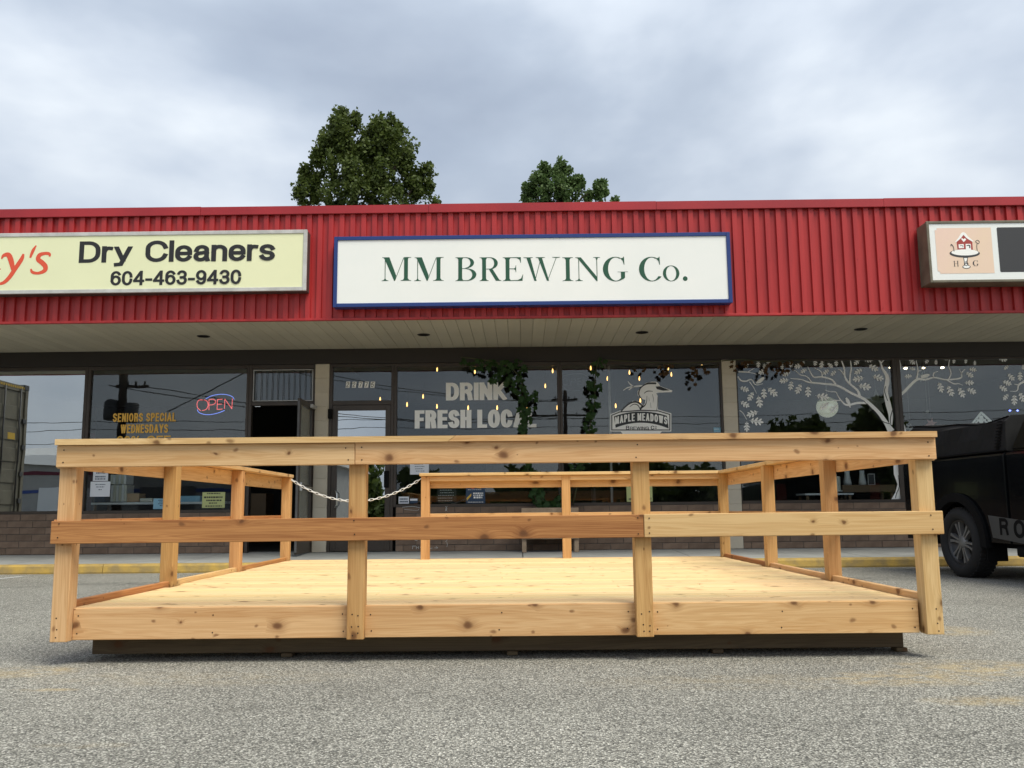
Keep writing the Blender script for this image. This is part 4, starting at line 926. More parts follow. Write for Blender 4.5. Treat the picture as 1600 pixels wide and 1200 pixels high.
# oak tree painted across the right hand windows
OAK = [(0,0),(.08,.02),(.16,.045),(.22,.15),(.30,.19),(.33,.13),(.285,.055),(.38,.06),(.46,.21),(.56,.29),(.62,.23),(.545,.075),(.63,.07),(.72,.19),(.82,.24),(.86,.17),(.785,.06),(.90,.08),(.97,.045),(1.0,0)]
OAK = OAK + [(x, -y) for x, y in OAK[::-1][1:-1]]
def oakleaf(mb, fn, x, y, l, a, lift):
    c, s = math.cos(R(a)), math.sin(R(a)); l *= 1.02
    mb.flat([fn(x + l*((u-.5)*c - v*s), y + l*((u-.5)*s + v*c)) for u, v in OAK], lambda u, v: (u, YD-lift, v))
    q = [fn(x + l*((u-.5)*c - v*s), y + l*((u-.5)*s + v*c)) for u, v in ((.05,.012),(.8,.008),(.8,-.008),(.05,-.012))]
    return q
z1f = zf(1140, 550, 6.154, YD); z1s = (z1f(100,0)[0]-z1f(0,0)[0])/100; z2f = zf(1380, 550, 7.273, YD); z2s = (z2f(100,0)[0]-z2f(0,0)[0])/100
L1 = [(160,115,85,95),(275,112,80,90),(375,100,70,100),(320,190,95,160),(335,135,60,90),(140,355,98,20),(205,425,104,120),(285,475,122,80),(330,395,108,88),(410,382,128,40),(145,500,104,30),(220,592,122,160),(255,667,140,8),(165,715,104,90),(525,275,98,170),(590,320,98,100),(665,352,112,115),(755,377,112,90),(550,205,92,150),(665,135,92,170),(715,180,74,150),(825,97,74,100),(885,117,84,100),(930,190,78,140),(1000,202,74,140),(965,127,74,45),(1025,102,74,90),(1225,92,84,130),(1240,185,94,150),(1240,257,114,170),(1295,332,132,8),(1330,77,90,5),(1380,150,112,30),(1425,245,116,15),(890,430,132,10),(915,517,112,140),(1005,542,112,130),(710,97,46,90),(505,140,62,90),(590,112,72,95)]
B1 = [[(1555,765,70),(1510,690,44),(1440,590,36),(1360,510,32),(1290,450,26),(1180,400,22),(1040,325,20),(900,305,16),(760,290,14),(690,265,10),(585,255,5)],
 [(1020,312,18),(980,265,16),(890,240,14),(810,240,12),(770,180,8),(750,140,4)], [(890,240,12),(880,190,9),(810,150,4)], [(790,290,12),(740,235,10),(680,220,8),(640,185,6),(600,170,3)],
 [(1250,430,26),(1230,370,22),(1150,300,18),(1110,240,16),(1100,150,14),(1070,70,12)], [(1155,300,16),(1160,220,14),(1170,150,12),(1160,70,10)], [(1110,235,10),(1070,180,8),(1040,165,3)],
 [(1320,490,24),(1230,490,20),(1130,510,18),(1080,475,12),(1040,420,8),(1020,385,7),(960,380,6),(915,365,3)], [(1070,465,10),(1000,465,6),(960,455,3)],
 [(1550,700,30),(1548,600,44),(1525,500,52),(1502,380,42),(1518,250,38),(1470,160,22),(1455,110,14),(1430,65,14)], [(1455,110,12),(1490,70,8)],
 [(80,235,10),(110,275,14),(160,280,12),(210,265,10),(250,315,8),(320,305,4)], [(190,285,8),(230,340,6),(260,400,3)], [(82,190,12),(180,195,8),(265,215,3)], [(180,190,6),(240,155,3)], [(95,560,8),(130,590,6),(165,650,3)],
 [(252,300,6),(290,280,34),(325,250,24),(332,246,6)], [(1120,440,16),(1135,470,34),(1150,500,24),(1160,535,6)]]
L2 = [(325,105,100,45),(500,97,80,120),(600,112,70,90),(710,77,70,0),(805,97,70,100),(940,97,70,100),(1040,122,60,90),(290,275,92,175),(330,190,72,10),(650,400,132,70),(760,440,142,65),(885,457,138,60),(1000,440,122,25),(975,350,112,0),(980,257,104,30),(1015,200,92,10),(1355,80,112,10),(1400,175,72,140),(1450,282,112,45),(1555,272,112,90),(1405,350,112,20),(1360,412,114,30),(1395,510,96,130),(1490,540,132,90),(1575,512,132,60),(1590,170,62,90)]
B2 = [[(165,512,30),(250,440,32),(380,315,28),(480,315,18),(580,290,16),(720,315,16),(880,295,16),(890,240,12),(930,195,5)], [(380,312,20),(395,210,14),(375,95,8)], [(395,220,10),(445,200,4)], [(570,287,12),(575,240,10),(625,220,4)],
 [(745,307,14),(770,240,12),(745,160,10),(755,80,8)], [(720,315,14),(800,360,12),(860,360,8),(905,380,3)], [(890,250,8),(865,190,3)], [(176,70,14),(192,160,24),(165,235,24)], [(1660,300,30),(1600,335,24),(1540,375,18),(1520,440,10),(1440,445,3)], [(1540,375,12),(1490,365,4)], [(430,285,30),(490,270,40),(525,255,14)]]
z3f = zf(1160, 700, 5.333, YD)
for fn, s_, BR, LV, polys_, lab in ((z1f, z1s, B1, L1, [[(1255,60),(1312,60),(1316,424),(1240,428),(1275,370),(1292,300),(1262,220)]], 'white painted oak branches with two small birds on window next to cream pillar'), (z2f, z2s, B2, L2, [[(1335,-20),(1366,-20),(1402,130),(1425,300),(1446,420),(1362,427)]], 'white painted oak branches and leaves on the window behind the pickup')):
    rt = empty('oak_decal', (fn(900, 700)[0], YD, 1.0), lab, 'window decal')
    b = MB()
    for i_, q in enumerate(BR):
        b = MB(); brush(q, YD, .0004*(i_ % 3), fn, s_); b.build('bird' if len(q) == 4 and max(w_ for _, _, w_ in q) > 30 else 'branch', M_['vinyl'], rt)
    b = MB()
    if fn is z2f: fpoly(b, [(186,690),(212,760),(250,850),(266,930),(200,930),(192,800)], z2f, .0012)
    fpoly(b, polys_[0], z3f, .0012); b.build('trunk_print', M_['vinyl'], rt)
    veins = []
    for q in LV: b = MB(); veins.append(oakleaf(b, fn, *q, .0016)); b.build('leaf', M_['vinyl'], rt)
    b = MB()
    for q in veins: b.flat(q, lambda u, v: (u, YD-.0020, v))
    if fn is z1f:
        for q in ([(1290,470,4),(1370,560,7),(1460,660,7),(1540,690,8)], [(1500,330,6),(1490,380,8),(1520,470,5)], [(1565,560,6),(1545,640,8),(1550,700,6)]): brush(q, YD, .0022, z1f, z1s)
        for q in ([(1298,225,5),(1306,320,6),(1284,380,8),(1275,420,5)],): brush(q, YD, .0022, z3f, z1s)
    else:
        for q in ([(1368,130,4),(1385,190,8),(1412,235,5)], [(1385,130,4),(1400,180,7),(1418,215,4)]): brush(q, YD, .0022, z3f, z1s)
    b.build('vein_print', M_['vinyld'], rt)
# house number tiles over the brewery door
hn = empty('house_number', P(562, 601, YD), 'row of five white tiles with black numerals 22775 above brewery door', 'house number')
for c, x0, x1 in (('2', 540, 546.8), ('2', 549.8, 556.6), ('7', 559.8, 566.6), ('7', 569, 576), ('5', 578.4, 585.6)):
    q = [P(x0, 606, YD), P(x1-.6, 606, YD), P(x1+.6, 596.3, YD), P(x0+1.2, 596.3, YD)]
    b = MB(); b.prism([(p.x, p.z) for p in q], lambda u, v, d: (u, d, v), YD-.003, YD+.001); tl = b.build('number_tile', M_['vinyl'], hn)
    polys, wd = sans(c, .13, .0, .62, th=.10); b = MB(); w_ = q[1].x-q[0].x; h_ = q[3].z-q[0].z
    for poly, k in polys: b.flat([(q[0].x + w_*(.16 + .60*u/wd + .14*v), q[0].z + h_*(.12+.76*v)) for u, v in poly], lambda u, v, k=k: (u, YD-.0038-.0003*k, v))
    b.build('digit', M_['black'], tl)
# posters and notices
def poster(px0, px1, pyt, pyb, mt, label, cat='notice', name='notice', rows=(), rmat='papern', out=True, shapes=()):
    Y = YG-.005 if out else YG+.006
    x0, x1 = P(px0, (pyt+pyb)/2, Y).x, P(px1, (pyt+pyb)/2, Y).x; z1, z0 = P((px0+px1)/2, pyt, Y).z, P((px0+px1)/2, pyb, Y).z
    r = empty(name, ((x0+x1)/2, Y, z0), label, cat)
    MB().box(x0, x1, Y, Y+.001, z0, z1).build('sheet', M_[mt], r); b_ = MB(); W_, H_ = x1-x0, z1-z0
    for (u0, u1, v, h) in rows:         # unreadable lines of small print: broken strokes
        u = u0
        while u < u1:
            l = random.uniform(.03, .10); e = min(u+l, u1)
            b_.flat([(x0+W_*u, z0+H_*v), (x0+W_*e, z0+H_*v), (x0+W_*e, z0+H_*(v+h)), (x0+W_*u, z0+H_*(v+h))], lambda a, c: (a, Y-.001, c)); u = e + .025
    if rows: b_.build('print', M_[rmat], r)
    for pts, m2_ in shapes:
        b_ = MB(); b_.flat([(x0+W_*u, z0+H_*v) for u, v in pts], lambda a, c: (a, Y-.0014, c)); b_.build('print', M_[m2_], r)
    return r
def rws(n, v0, v1, h, u0=.12, u1=.88): return [(u0+random.uniform(0, .12), u1-random.uniform(0, .15), v0+(v1-v0)*i/max(n-1, 1), h) for i in range(n)]
poster(145.5, 169, 733, 751.5, 'paper', 'upper white notice with boxed heading in dry cleaner window', rows=[(.2, .8, .62, .10), (.15, .85, .30, .12), (.15, .85, .12, .1)])
poster(141, 172, 752.5, 776, 'paper', 'larger blank looking white notice in dry cleaner window below the boxed one', rows=[(.25, .75, .78, .05), (.3, .7, .62, .05), (.42, .58, .44, .05)])
poster(239.5, 264.5, 779, 795.5, 'paperb', 'sky blue notice leaning low in the dry cleaner window', rows=rws(4, .3, .8, .08, .3, .95))
poster(316, 351.5, 769, 793.5, 'paperg', 'pale green opening hours card in the dry cleaner window', rows=[(.2, .8, .88, .07), (.08, .9, .62, .11), (.18, .85, .43, .09), (.3, .65, .27, .07), (.15, .9, .08, .07)], rmat='black')
poster(640.7, 670, 722, 741.4, 'paper', 'white letter taped to brewery window beside the door', rows=rws(4, .25, .8, .05, .2, .8))
poster(622.8, 639, 776, 787, 'paper', 'small white card low in brewery window by the door', rows=[(.1, .9, .55, .22), (.1, .9, .18, .22)])
poster(640.5, 652.5, 779, 786.5, 'papern', 'little navy and white sticker beside the small white card', shapes=[([(.02,.55),(.98,.55),(.98,.98),(.02,.98)], 'paper')])
poster(728, 758, 758, 786.7, 'papern', 'navy poster with yellow diamond in the brewery window', 'poster', 'poster', rows=[(.38, .92, .52, .07), (.38, .9, .42, .06), (.4, .85, .28, .10), (.1, .9, .06, .03), (.1, .8, .74, .02)], rmat='vinyl', shapes=[([(.03,.30),(.28,.55),(.28,.42),(.05,.16)], 'gold'), ([(.28,.82),(.44,.82),(.44,1.0),(.28,1.0)], 'orange'), ([(.5,.84),(.8,.82),(.8,1),(.5,1)], 'gold')])
poster(979, 1019.5, 757, 784, 'paperg', 'yellow green poster low in the brewery window under the heron badge', 'poster', 'poster', rows=[(.08, .4, .10, .12), (.75, .95, .12, .12), (.1, .5, .88, .06)], rmat='black')
poster(1115, 1126, 668, 675.5, 'paperb', 'tiny pale blue sticker by the brewery pillar', 'sticker', 'sticker', rows=[(.1, .8, .6, .1)], rmat='vinyl')
poster(682.5, 713, 762, 785.5, 'slate', 'small chalkboard with faint handwriting leaning in the brewery window', 'chalkboard', 'chalkboard', rows=rws(5, .12, .82, .035, .05, .9), rmat='chalk', out=False)
# chalk scribbles on the blocks below the window
b = MB(); cz = zf(440, 700, 6.154, YW-.0045)
cks = (YW-.0045)
for pts in ([(1262,942,5),(1258,972,5)], [(1255,944,5),(1290,942,5)], [(1296,945,5),(1296,972,5)], [(1318,944,5),(1318,970,5)], [(1296,958,4),(1320,957,4)], [(1332,950,4),(1350,970,4),(1362,950,4)], [(1372,962,4),(1400,958,4),(1430,966,4),(1450,960,4)], [(1470,958,4),(1500,962,5),(1485,945,4)],
            [(1575,562,4),(1590,585,5),(1572,606,4)], [(1592,562,4),(1578,590,5),(1594,608,4)], [(1575,870,4),(1592,885,4),(1576,900,4)], [(1588,905,4),(1594,930,4),(1588,950,4)], [(1160,570,4),(1260,562,4),(1330,575,3)], [(1180,590,3),(1300,600,3),(1320,585,3)], [(1270,880,4),(1300,890,4),(1310,875,3)]):
    q = smooth(pts); 
    brush(pts, cks, 0, cz, (cz(100,0)[0]-cz(0,0)[0])/100)
thing(b, 'chalk_scribble', M_['chalk'], 'white chalk scribbles on the brown blocks under brewery window', 'chalk drawing')

# ------------------------------------------------------------------ neon signs
def neon(name, label, fn, Y, letters, arcs, mr, mblue, r_):
    o = empty(name, (*[fn(0, 0)[0]], Y, fn(0, 0)[1]), label, 'neon sign')
    b_ = MB()
    for q in letters: b_.tube([(fn(x, y)[0], Y, fn(x, y)[1]) for x, y in smooth(q, 3)] if len(q) > 3 else [(fn(x, y)[0], Y, fn(x, y)[1]) for x, y in q], r_, 6)
    b_.build('letter_tube', M_[mr], o); b_ = MB()
    for q in arcs: b_.tube([(fn(x, y)[0], Y+.004, fn(x, y)[1]) for x, y in smooth(q, 4)], r_, 6)
    b_.build('border_tube', M_[mblue], o)
    return o
nf = zf(120, 560, 5.714, YG+.10)
neon('neon_sign', 'lit red neon OPEN sign with blue border arcs in dry cleaner window', nf, YG+.10,
     [[(1128,372),(1092,372),(1074,400),(1078,440),(1105,466)], [(1118,466),(1155,455),(1172,420),(1165,385),(1138,370)], [(1180,462),(1180,372)], [(1180,370),(1215,364),(1238,380),(1232,404),(1208,414),(1184,416)], [(1252,456),(1256,366)], [(1256,366),(1302,364)], [(1254,410),(1296,408)], [(1252,456),(1300,452)], [(1318,450),(1322,362)], [(1322,362),(1384,450)], [(1384,450),(1390,358)]],
     [[(1150,362),(1200,335),(1280,320),(1350,326),(1392,345),(1404,366)], [(1074,456),(1090,482),(1140,500),(1200,500),(1270,484),(1318,464)]], 'neonr', 'neonb', .0052)
nf2 = zf(800, 540, 3.75, YG+.08)
neon('neon_sign', 'unlit pale neon OPEN sign in the brewery window by the mullion', nf2, YG+.08,
     [[(312,192),(298,200),(296,222),(312,232),(330,222),(330,200),(312,192)], [(344,232),(346,194)], [(346,194),(366,194),(370,208),(346,214)], [(384,230),(386,192)], [(386,192),(404,191)], [(385,211),(400,210)], [(384,230),(404,229)], [(416,228),(418,190)], [(418,190),(438,228)], [(438,228),(440,190)]],
     [[(300,180),(350,166),(410,166),(446,184)], [(296,240),(330,262),(400,262),(444,240)]], 'neonoff', 'neonoff', .0035)
# ------------------------------------------------------------------ filament bulbs on strings inside the brewery
BULBS = [(683,577),(742,580.5),(863.5,579.5),(852,603),(661,619.5),(636,632),(682.7,635),(731.5,637),(776.8,637),(823,640),(870.7,637),(594,624),(923,575),(949,591.5),(983.5,582),(999,591.5),(1044,575),(1049,585),(1096.5,567),(962,634),(1000.5,626)]
def strings(label, pts, mt, rr_, rooms):
    o = empty('string_lights', (P(*pts[0], 15.2)), label, 'string lights')
    prof = [(.0005, -1.0), (.35, -.92), (.62, -.6), (.72, -.2), (.6, .35), (.36, .8), (.3, 1.0)]; ends = []
    for px, py in pts:
        zc = 3.06; r0 = ray(px, py); Y = (zc-EYE)/r0.z*r0.y; Y = min(max(Y, YG+.35), 20.5); c_ = P(px, py, Y)
        k = rr_*(1 + .25*max(0, Y-15.5)/3)
        b_ = MB(); b_.lathe([(r*k*.8, h*k*1.7) for r, h in prof], lambda x, y, h: (c_.x+x, c_.y+y, c_.z+h), 10); b_.build('bulb', M_[mt], o)
        b_ = MB(); b_.tube([(c_.x, c_.y, c_.z+k*1.7), (c_.x, c_.y, ZS-.03)], .005, 5); b_.build('cord', M_['wire'], o)
strings('warm glowing filament bulbs strung under the brewery ceiling', BULBS, 'bulb', .0225, 0)
o = empty('string_lights', P(1430, 575, YG+.9), 'row of small warm spot lights inside the shop behind the oak leaves', 'string lights')
for px, py, r_ in ((1390.5, 574.5, .02), (1415, 575.5, .034), (1443, 575, .028), (1472.5, 574.5, .034)):
    c_ = P(px, py, YG+1.3); b_ = MB(); b_.lathe([(.0005, -.7), (.7, -.5), (1, 0), (.7, .5), (.0005, .7)], lambda x, y, h: (c_.x+x*r_, c_.y+y*r_, c_.z+h*r_*.8), 10); b_.build('bulb', M_['bulbs'], o)
    MB().tube([(c_.x, c_.y, c_.z+.02), (c_.x, c_.y, ZS-.03)], .004, 5).build('cord', M_['wire'], o)
o = empty('string_lights', P(1580, 645, YG+.6), 'three tiny blue lamps glowing inside the window over the truck', 'string lights')
for px, py in ((1578, 641.5), (1590, 641.5), (1570, 656)):
    c_ = P(px, py, YG+.6); b_ = MB(); b_.lathe([(.0005, -.02), (.022, 0), (.0005, .02)], lambda x, y, h: (c_.x+x, c_.y+y, c_.z+h*.8), 8); b_.build('bulb', M_['ledblue'], o)
MB().tube([P(1565, 650, YG+.62), P(1574, 640, YG+.62), P(1595, 640, YG+.62), P(1640, 660, YG+.62)], .004, 5).build('cord', M_['wire'], o)

# ------------------------------------------------------------------ things behind the glass
def bx(px0, px1, pyt, pyb, Y, dep, mt, name, label, cat, c=.004, group=None):
    x0, x1 = P(px0, pyb, Y).x, P(px1, pyb, Y).x; z1, z0 = P((px0+px1)/2, pyt, Y).z, P((px0+px1)/2, pyb, Y).z
    return thing(MB().box(x0, x1, Y, Y+dep, z0, z1, c), name, M_[mt], label, cat, group)
def counter(px0, px1, py, th, Y, dep, mt, label, name='counter', cat='counter', leg='shelfw'):
    x0, x1 = P(px0, py, Y).x, P(px1, py, Y).x; z = P((px0+px1)/2, py, Y).z
    r = empty(name, ((x0+x1)/2, Y, ZB), label, cat)
    MB().box(x0, x1, Y, Y+dep, z-th, z, .003).build('top', M_[mt], r)
    for x in (x0+.03, x1-.07):
        for y in (Y+.03, Y+dep-.07): MB().box(x, x+.04, y, y+.04, ZB, z-th).build('leg', M_[leg], r)
    return z
YI = YG + .25
counter(142, 352, 784.5, .035, YI, .6, 'ledge', 'long white ledge inside the dry cleaner window')
for k, (a, c, mt, lab) in enumerate(((757, 784, 'ivory', 'lowest cream file box of the stack in dry cleaner window'), (741, 756.4, 'ledge', 'topmost white file box of the stack in dry cleaner window'))):
    x0, x1 = P(172, c, YI+.12).x, P(197, c, YI+.12).x; z1, z0 = P(185, a, YI+.12).z, P(185, c, YI+.12).z
    r = empty('file_box', ((x0+x1)/2, YI+.3, z0), lab, 'box', 'file boxes stacked in the dry cleaner window')
    for q in range(6):
        MB().box(x0+(x1-x0)*q/6+.002, x0+(x1-x0)*(q+1)/6-.002, YI+.12, YI+.4, z0, z1-random.uniform(.0, .012), .003).build('binder', M_['ivory' if (q+k) % 2 else 'ledge'], r)
bx(198, 217, 771, 784.2, YI+.15, .25, 'card', 'cardboard_box', 'small brown cardboard box on the white ledge beside files', 'box')
bx(218, 238, 778.5, 784.2, YI+.15, .3, 'ivory', 'flat_box', 'flat cream box on the white ledge in dry cleaner window', 'box')
bx(147, 162, 776, 784.2, YI+.1, .2, 'papern', 'navy_bin', 'navy bin under the white notices in dry cleaner window', 'bin')
bx(262, 312, 775, 784.2, YI+.2, .2, 'paperb', 'folded_cloth', 'folded pale blue cloth on the white ledge', 'cloth')
def drape(x0, x1, y, z0, z1):
    b_ = MB(); n = 25; pts = [(x0+(x1-x0)*k/(n-1), y+.022*math.sin(k*1.35)) for k in range(n)]
    b_.add([(x, q, z) for z in (z0, z1) for x, q in pts] + [(x, q+.006, z) for z in (z0, z1) for x, q in pts], [(k, k+1, n+k+1, n+k) for k in range(n-1)] + [(2*n+k+1, 2*n+k, 3*n+k, 3*n+k+1) for k in range(n-1)], True); return b_
b = drape(P(136, 740, YI+.02).x, P(143.5, 740, YI+.02).x, YI+.03, ZB+.6, 2.1)
thing(b, 'curtain', M_['maroon'], 'gathered maroon curtain at the left edge of dry cleaner window', 'curtain')
bx(390, 414, 771, 840, YG+2.2, .5, 'shelfw', 'wooden_cabinet', 'brown wooden cabinet inside the open dry cleaner doorway', 'cabinet')
# brewery: taps bench, chairs and shelf seen dimly
counter(925, 1110, 756, .05, YG+2.6, .6, 'board', 'pale wooden tables dim inside the brewery', 'table', 'table', leg='steel')
b = MB(); p = P(956, 770, YG+.9); b.tube([(p.x, p.y, ZB), (p.x, p.y, ZS-.03)], .022, 10); thing(b, 'steel_post', M_['alu'], 'slim pale post standing inside the brewery window', 'post')
r = empty('menu_board', P(700, 740, 21), 'large dark menu board on the back wall of brewery', 'menu board')
MB().box(P(640, 700, 21.4).x, P(760, 700, 21.4).x, 21.38, 21.46, 1.2, 2.0, .004).build('panel', M_['slate'], r)
# bakery window display
counter(1258, 1334, 770.6, .03, YI+.1, .5, 'ledge', 'white display shelf with a cake in the bakery window')
counter(1316, 1399, 757.5, .12, YI+.35, .5, 'shelfw', 'brown wooden display bench in the bakery window', 'bench', 'bench')
r = empty('cake', P(1305.5, 770, YI+.3), 'tall plain cream cake on a white shelf in the bakery window', 'cake')
c_ = P(1305.5, 756, YI+.3); z0 = P(1305.5, 766.5, YI+.3).z; z1 = P(1305.5, 744.5, YI+.3).z; rr_ = (P(1313, 756, YI+.3).x-P(1298, 756, YI+.3).x)/2
b = MB(); b.lathe([(.0005, z1), (rr_*.95, z1), (rr_, z1-.01), (rr_, z0), (.0005, z0)], lambda x, y, h: (c_.x+x, c_.y+y, h), 24, False); b.build('cake_body', M_['ivory'], r)
b = MB(); b.lathe([(.0005, z0), (rr_*1.3, z0-.002), (rr_*1.3, z0-.014), (.03, z0-.02), (.03, z0-.035), (rr_*.7, z0-.04), (.0005, z0-.041)], lambda x, y, h: (c_.x+x, c_.y+y, h), 24); b.build('cake_plate', M_['ledge'], r)
b = MB(); b.lathe([(.0005, z1+.06), (.02, z1+.04), (.028, z1+.02), (.02, z1+.001)], lambda x, y, h: (c_.x+x, c_.y+y, h), 10); b.build('topper', M_['ivory'], r)
for px0, px1, lab in ((1341.5, 1353, 'narrow pale tapered vase on the bakery bench'), (1318, 1330, 'squat grey tapered vase on the bakery bench')):
    Y = YI+.55; c_ = P((px0+px1)/2, 750, Y); z0 = P(1345, 757.5, YI+.35).z; h = .24; k = (P(px1, 750, Y).x-P(px0, 750, Y).x)/2
    b = MB(); b.lathe([(.0005, 0), (k, 0), (k*.95, .05), (k*.6, h*.8), (k*.65, h), (k*.55, h), (.0005, h*.98)], lambda x, y, q: (c_.x+x, c_.y+y, z0+q), 16); thing(b, 'vase', M_['ledge'], lab, 'vase')
Y = YI+.6; q0, q1 = P(1356.5, 757, Y), P(1366.5, 740, Y); z0 = P(1345, 757.5, YI+.35).z
r = empty('picture_frame', (q0.x, Y, z0), 'small dark picture frame on the bakery bench', 'picture frame')
b = MB(); t_ = .012; b.box(q0.x, q1.x, Y, Y+.015, z0, z0+t_).box(q0.x, q1.x, Y, Y+.015, q1.z-t_, q1.z).box(q0.x, q0.x+t_, Y, Y+.015, z0+t_, q1.z-t_).box(q1.x-t_, q1.x, Y, Y+.015, z0+t_, q1.z-t_); b.build('frame', M_['alu'], r)
MB().box(q0.x+t_, q1.x-t_, Y+.006, Y+.01, z0+t_, q1.z-t_).build('backing', M_['charcoal'], r)
b = drape(P(1425, 760, YG+.12).x, P(1434, 760, YG+.12).x, YG+.15, ZB+.5, 1.6)
thing(b, 'curtain', M_['maroon'], 'narrow maroon curtain behind the painted oak trunk', 'curtain')
# globe, paper stars, gingerbread trim
c_ = P(1292.5, 636, YG+.45); k = (P(1310.5, 636, c_.y).x-P(1275, 636, c_.y).x)/2
r = empty('glass_globe', c_, 'clear glass globe hanging in the bakery window under oak leaves', 'ornament')
b = MB(); b.lathe([(k*math.sin(R(a)) + .0004, k*math.cos(R(a))) for a in range(0, 181, 12)], lambda x, y, h: (c_.x+x, c_.y+y, c_.z+h), 24); b.build('globe', M_['globe'], r)
b = MB(); b.lathe([(k*.93*math.sin(R(a)) + .0004, k*.93*math.cos(R(a))) for a in range(60, 181, 9)] + [(.0004, k*.93*math.cos(R(60)))], lambda x, y, h: (c_.x+x, c_.y+y, c_.z+h), 20); b.build('filling', M_['globefill'], r)
MB().tube([(c_.x, c_.y, c_.z+k), (c_.x, c_.y, ZS-.03)], .003, 5).build('cord', M_['alu'], r)
def star(px, py, rp, mt, label, n=6, dy=.35):
    Y = YG+dy; c = P(px, py, Y); k = P(px+rp, py, Y).x-c.x; b_ = MB(); ring_ = []
    for i in range(2*n):
        a = math.pi*i/n + .26; q = k if i % 2 == 0 else k*.42; ring_.append((c.x+q*math.cos(a), c.y, c.z+q*math.sin(a)))
    vs_ = ring_ + [(c.x, c.y-k*.28, c.z), (c.x, c.y+k*.28, c.z)]; m_ = 2*n
    b_.add(vs_, [(i, (i+1) % m_, m_) for i in range(m_)] + [((i+1) % m_, i, m_+1) for i in range(m_)])
    o = empty('paper_star', c, label, 'ornament'); b_.build('star_body', M_[mt], o)
    MB().tube([(c.x, c.y+.002, c.z+k*.4), (c.x, c.y+.002, ZS-.03)], .0008, 4).build('cord', M_['alu'], o)
star(1369, 628, 21, 'starp', 'big folded cream paper star hanging beside the white oak trunk', 5)
star(1455, 662, 10, 'pinkp', 'small pink paper star hanging just left over the truck canopy', 6)
star(1422, 668, 8, 'starp', 'small pale paper star hanging low beside the mullion', 6)
star(1440, 589, 9, 'starp', 'pale paper star hanging high behind the painted bird', 6)
c_ = P(1449, 643, YG+.3); b = MB(); b.lathe([(.026*math.sin(R(a))+.0003, .026*math.cos(R(a))) for a in range(0, 181, 20)], lambda x, y, h: (c_.x+x, c_.y+y, c_.z+h), 12)
b.tube([(c_.x, c_.y, c_.z+.02), (c_.x, c_.y, ZS-.03)], .002, 4); thing(b, 'bauble', M_['starp'], 'tiny round pale bauble hanging over the pink star', 'ornament')
gf = zf(1380, 550, 7.273, YG+.04); r = empty('gable_ornament', P(1533, 655, YG+.04), 'white lace gable ornament of a gingerbread house in the window', 'ornament')
b = MB(); fx = lambda u, v, d: (u, d, v)
for pts in ([(1005,805),(1105,680),(1120,680),(1240,790),(1295,785),(1295,800),(1225,810),(1112,705),(1030,810)], [(1040,808),(1112,730),(1190,806),(1170,808),(1112,752),(1060,810)]): b.prism([gf(*p) for p in pts], fx, YG+.03, YG+.045)
for x, y, q in ((1112, 742, 22), (1112, 785, 26), (1070, 770, 9), (1155, 770, 9), (1040, 790, 8), (1190, 785, 8)):
    b.prism([gf(x+q*math.cos(R(a)), y+q*math.sin(R(a))) for a in range(0, 360, 36)], fx, YG+.031, YG+.044)
b.build('lace_trim', M_['vinyl'], r)

# ------------------------------------------------------------------ planter and hop vines
YP = 13.72
px0, px1 = P(815, 820, YP).x, P(904.5, 820, YP).x; zt, zb = P(860, 793, YP).z, P(860, 842.5, YP).z; z0 = .155
pl = empty('planter_box', ((px0+px1)/2, YP, z0), 'raised wooden plank planter with green hop leaves behind the deck', 'planter')
hpl = (zt-zb)/4
for k in range(4):
    for y in (YP, YP+.36): MB().box(px0, px1, y, y+.022, zb+k*hpl+.003, zb+(k+1)*hpl-.003, .003).build('plank', M_['board'], pl)
    for x in (px0+.002, px1-.024): MB().box(x, x+.022, YP+.023, YP+.359, zb+k*hpl+.003, zb+(k+1)*hpl-.003, .003).build('plank', M_['board'], pl)
for x in (px0+.004, px1-.07):
    for y in (YP+.03, YP+.29): MB().box(x, x+.066, y, y+.05, z0, zt-.02, .003).build('leg', M_['board'], pl)
MB().box(px0+.03, px1-.03, YP+.024, YP+.358, zb+.01, zt-.05).build('soil', M_['bark'], pl)
def leafme(mt, seed):
    rg = random.Random(seed); o = [(0,-.05),(.30,-.28),(.48,-.05),(.42,.18),(.72,.22),(.60,.52),(.30,.48),(.0,1.0),(-.30,.50),(-.62,.48),(-.70,.18),(-.42,.16),(-.50,-.08),(-.28,-.26)]
    o = [(x*rg.uniform(.85, 1.1), y*rg.uniform(.9, 1.1)) for x, y in o]; vs_ = [(0, .2, .0)] + [(x, y, -.28*abs(x)+rg.uniform(-.05, .05)-.15*max(0, y-.3)) for x, y in o]
    me = bpy.data.meshes.new('leaf'); n = len(o); me.from_pydata(vs_, [], [(0, 1+i, 1+(i+1) % n) for i in range(n)]); me.materials.append(M_[mt]); me.polygons.foreach_set('use_smooth', [True]*n); return me
LV = {m_: [leafme(m_, s) for s in range(3)] for m_ in ('hop', 'hopdry')}
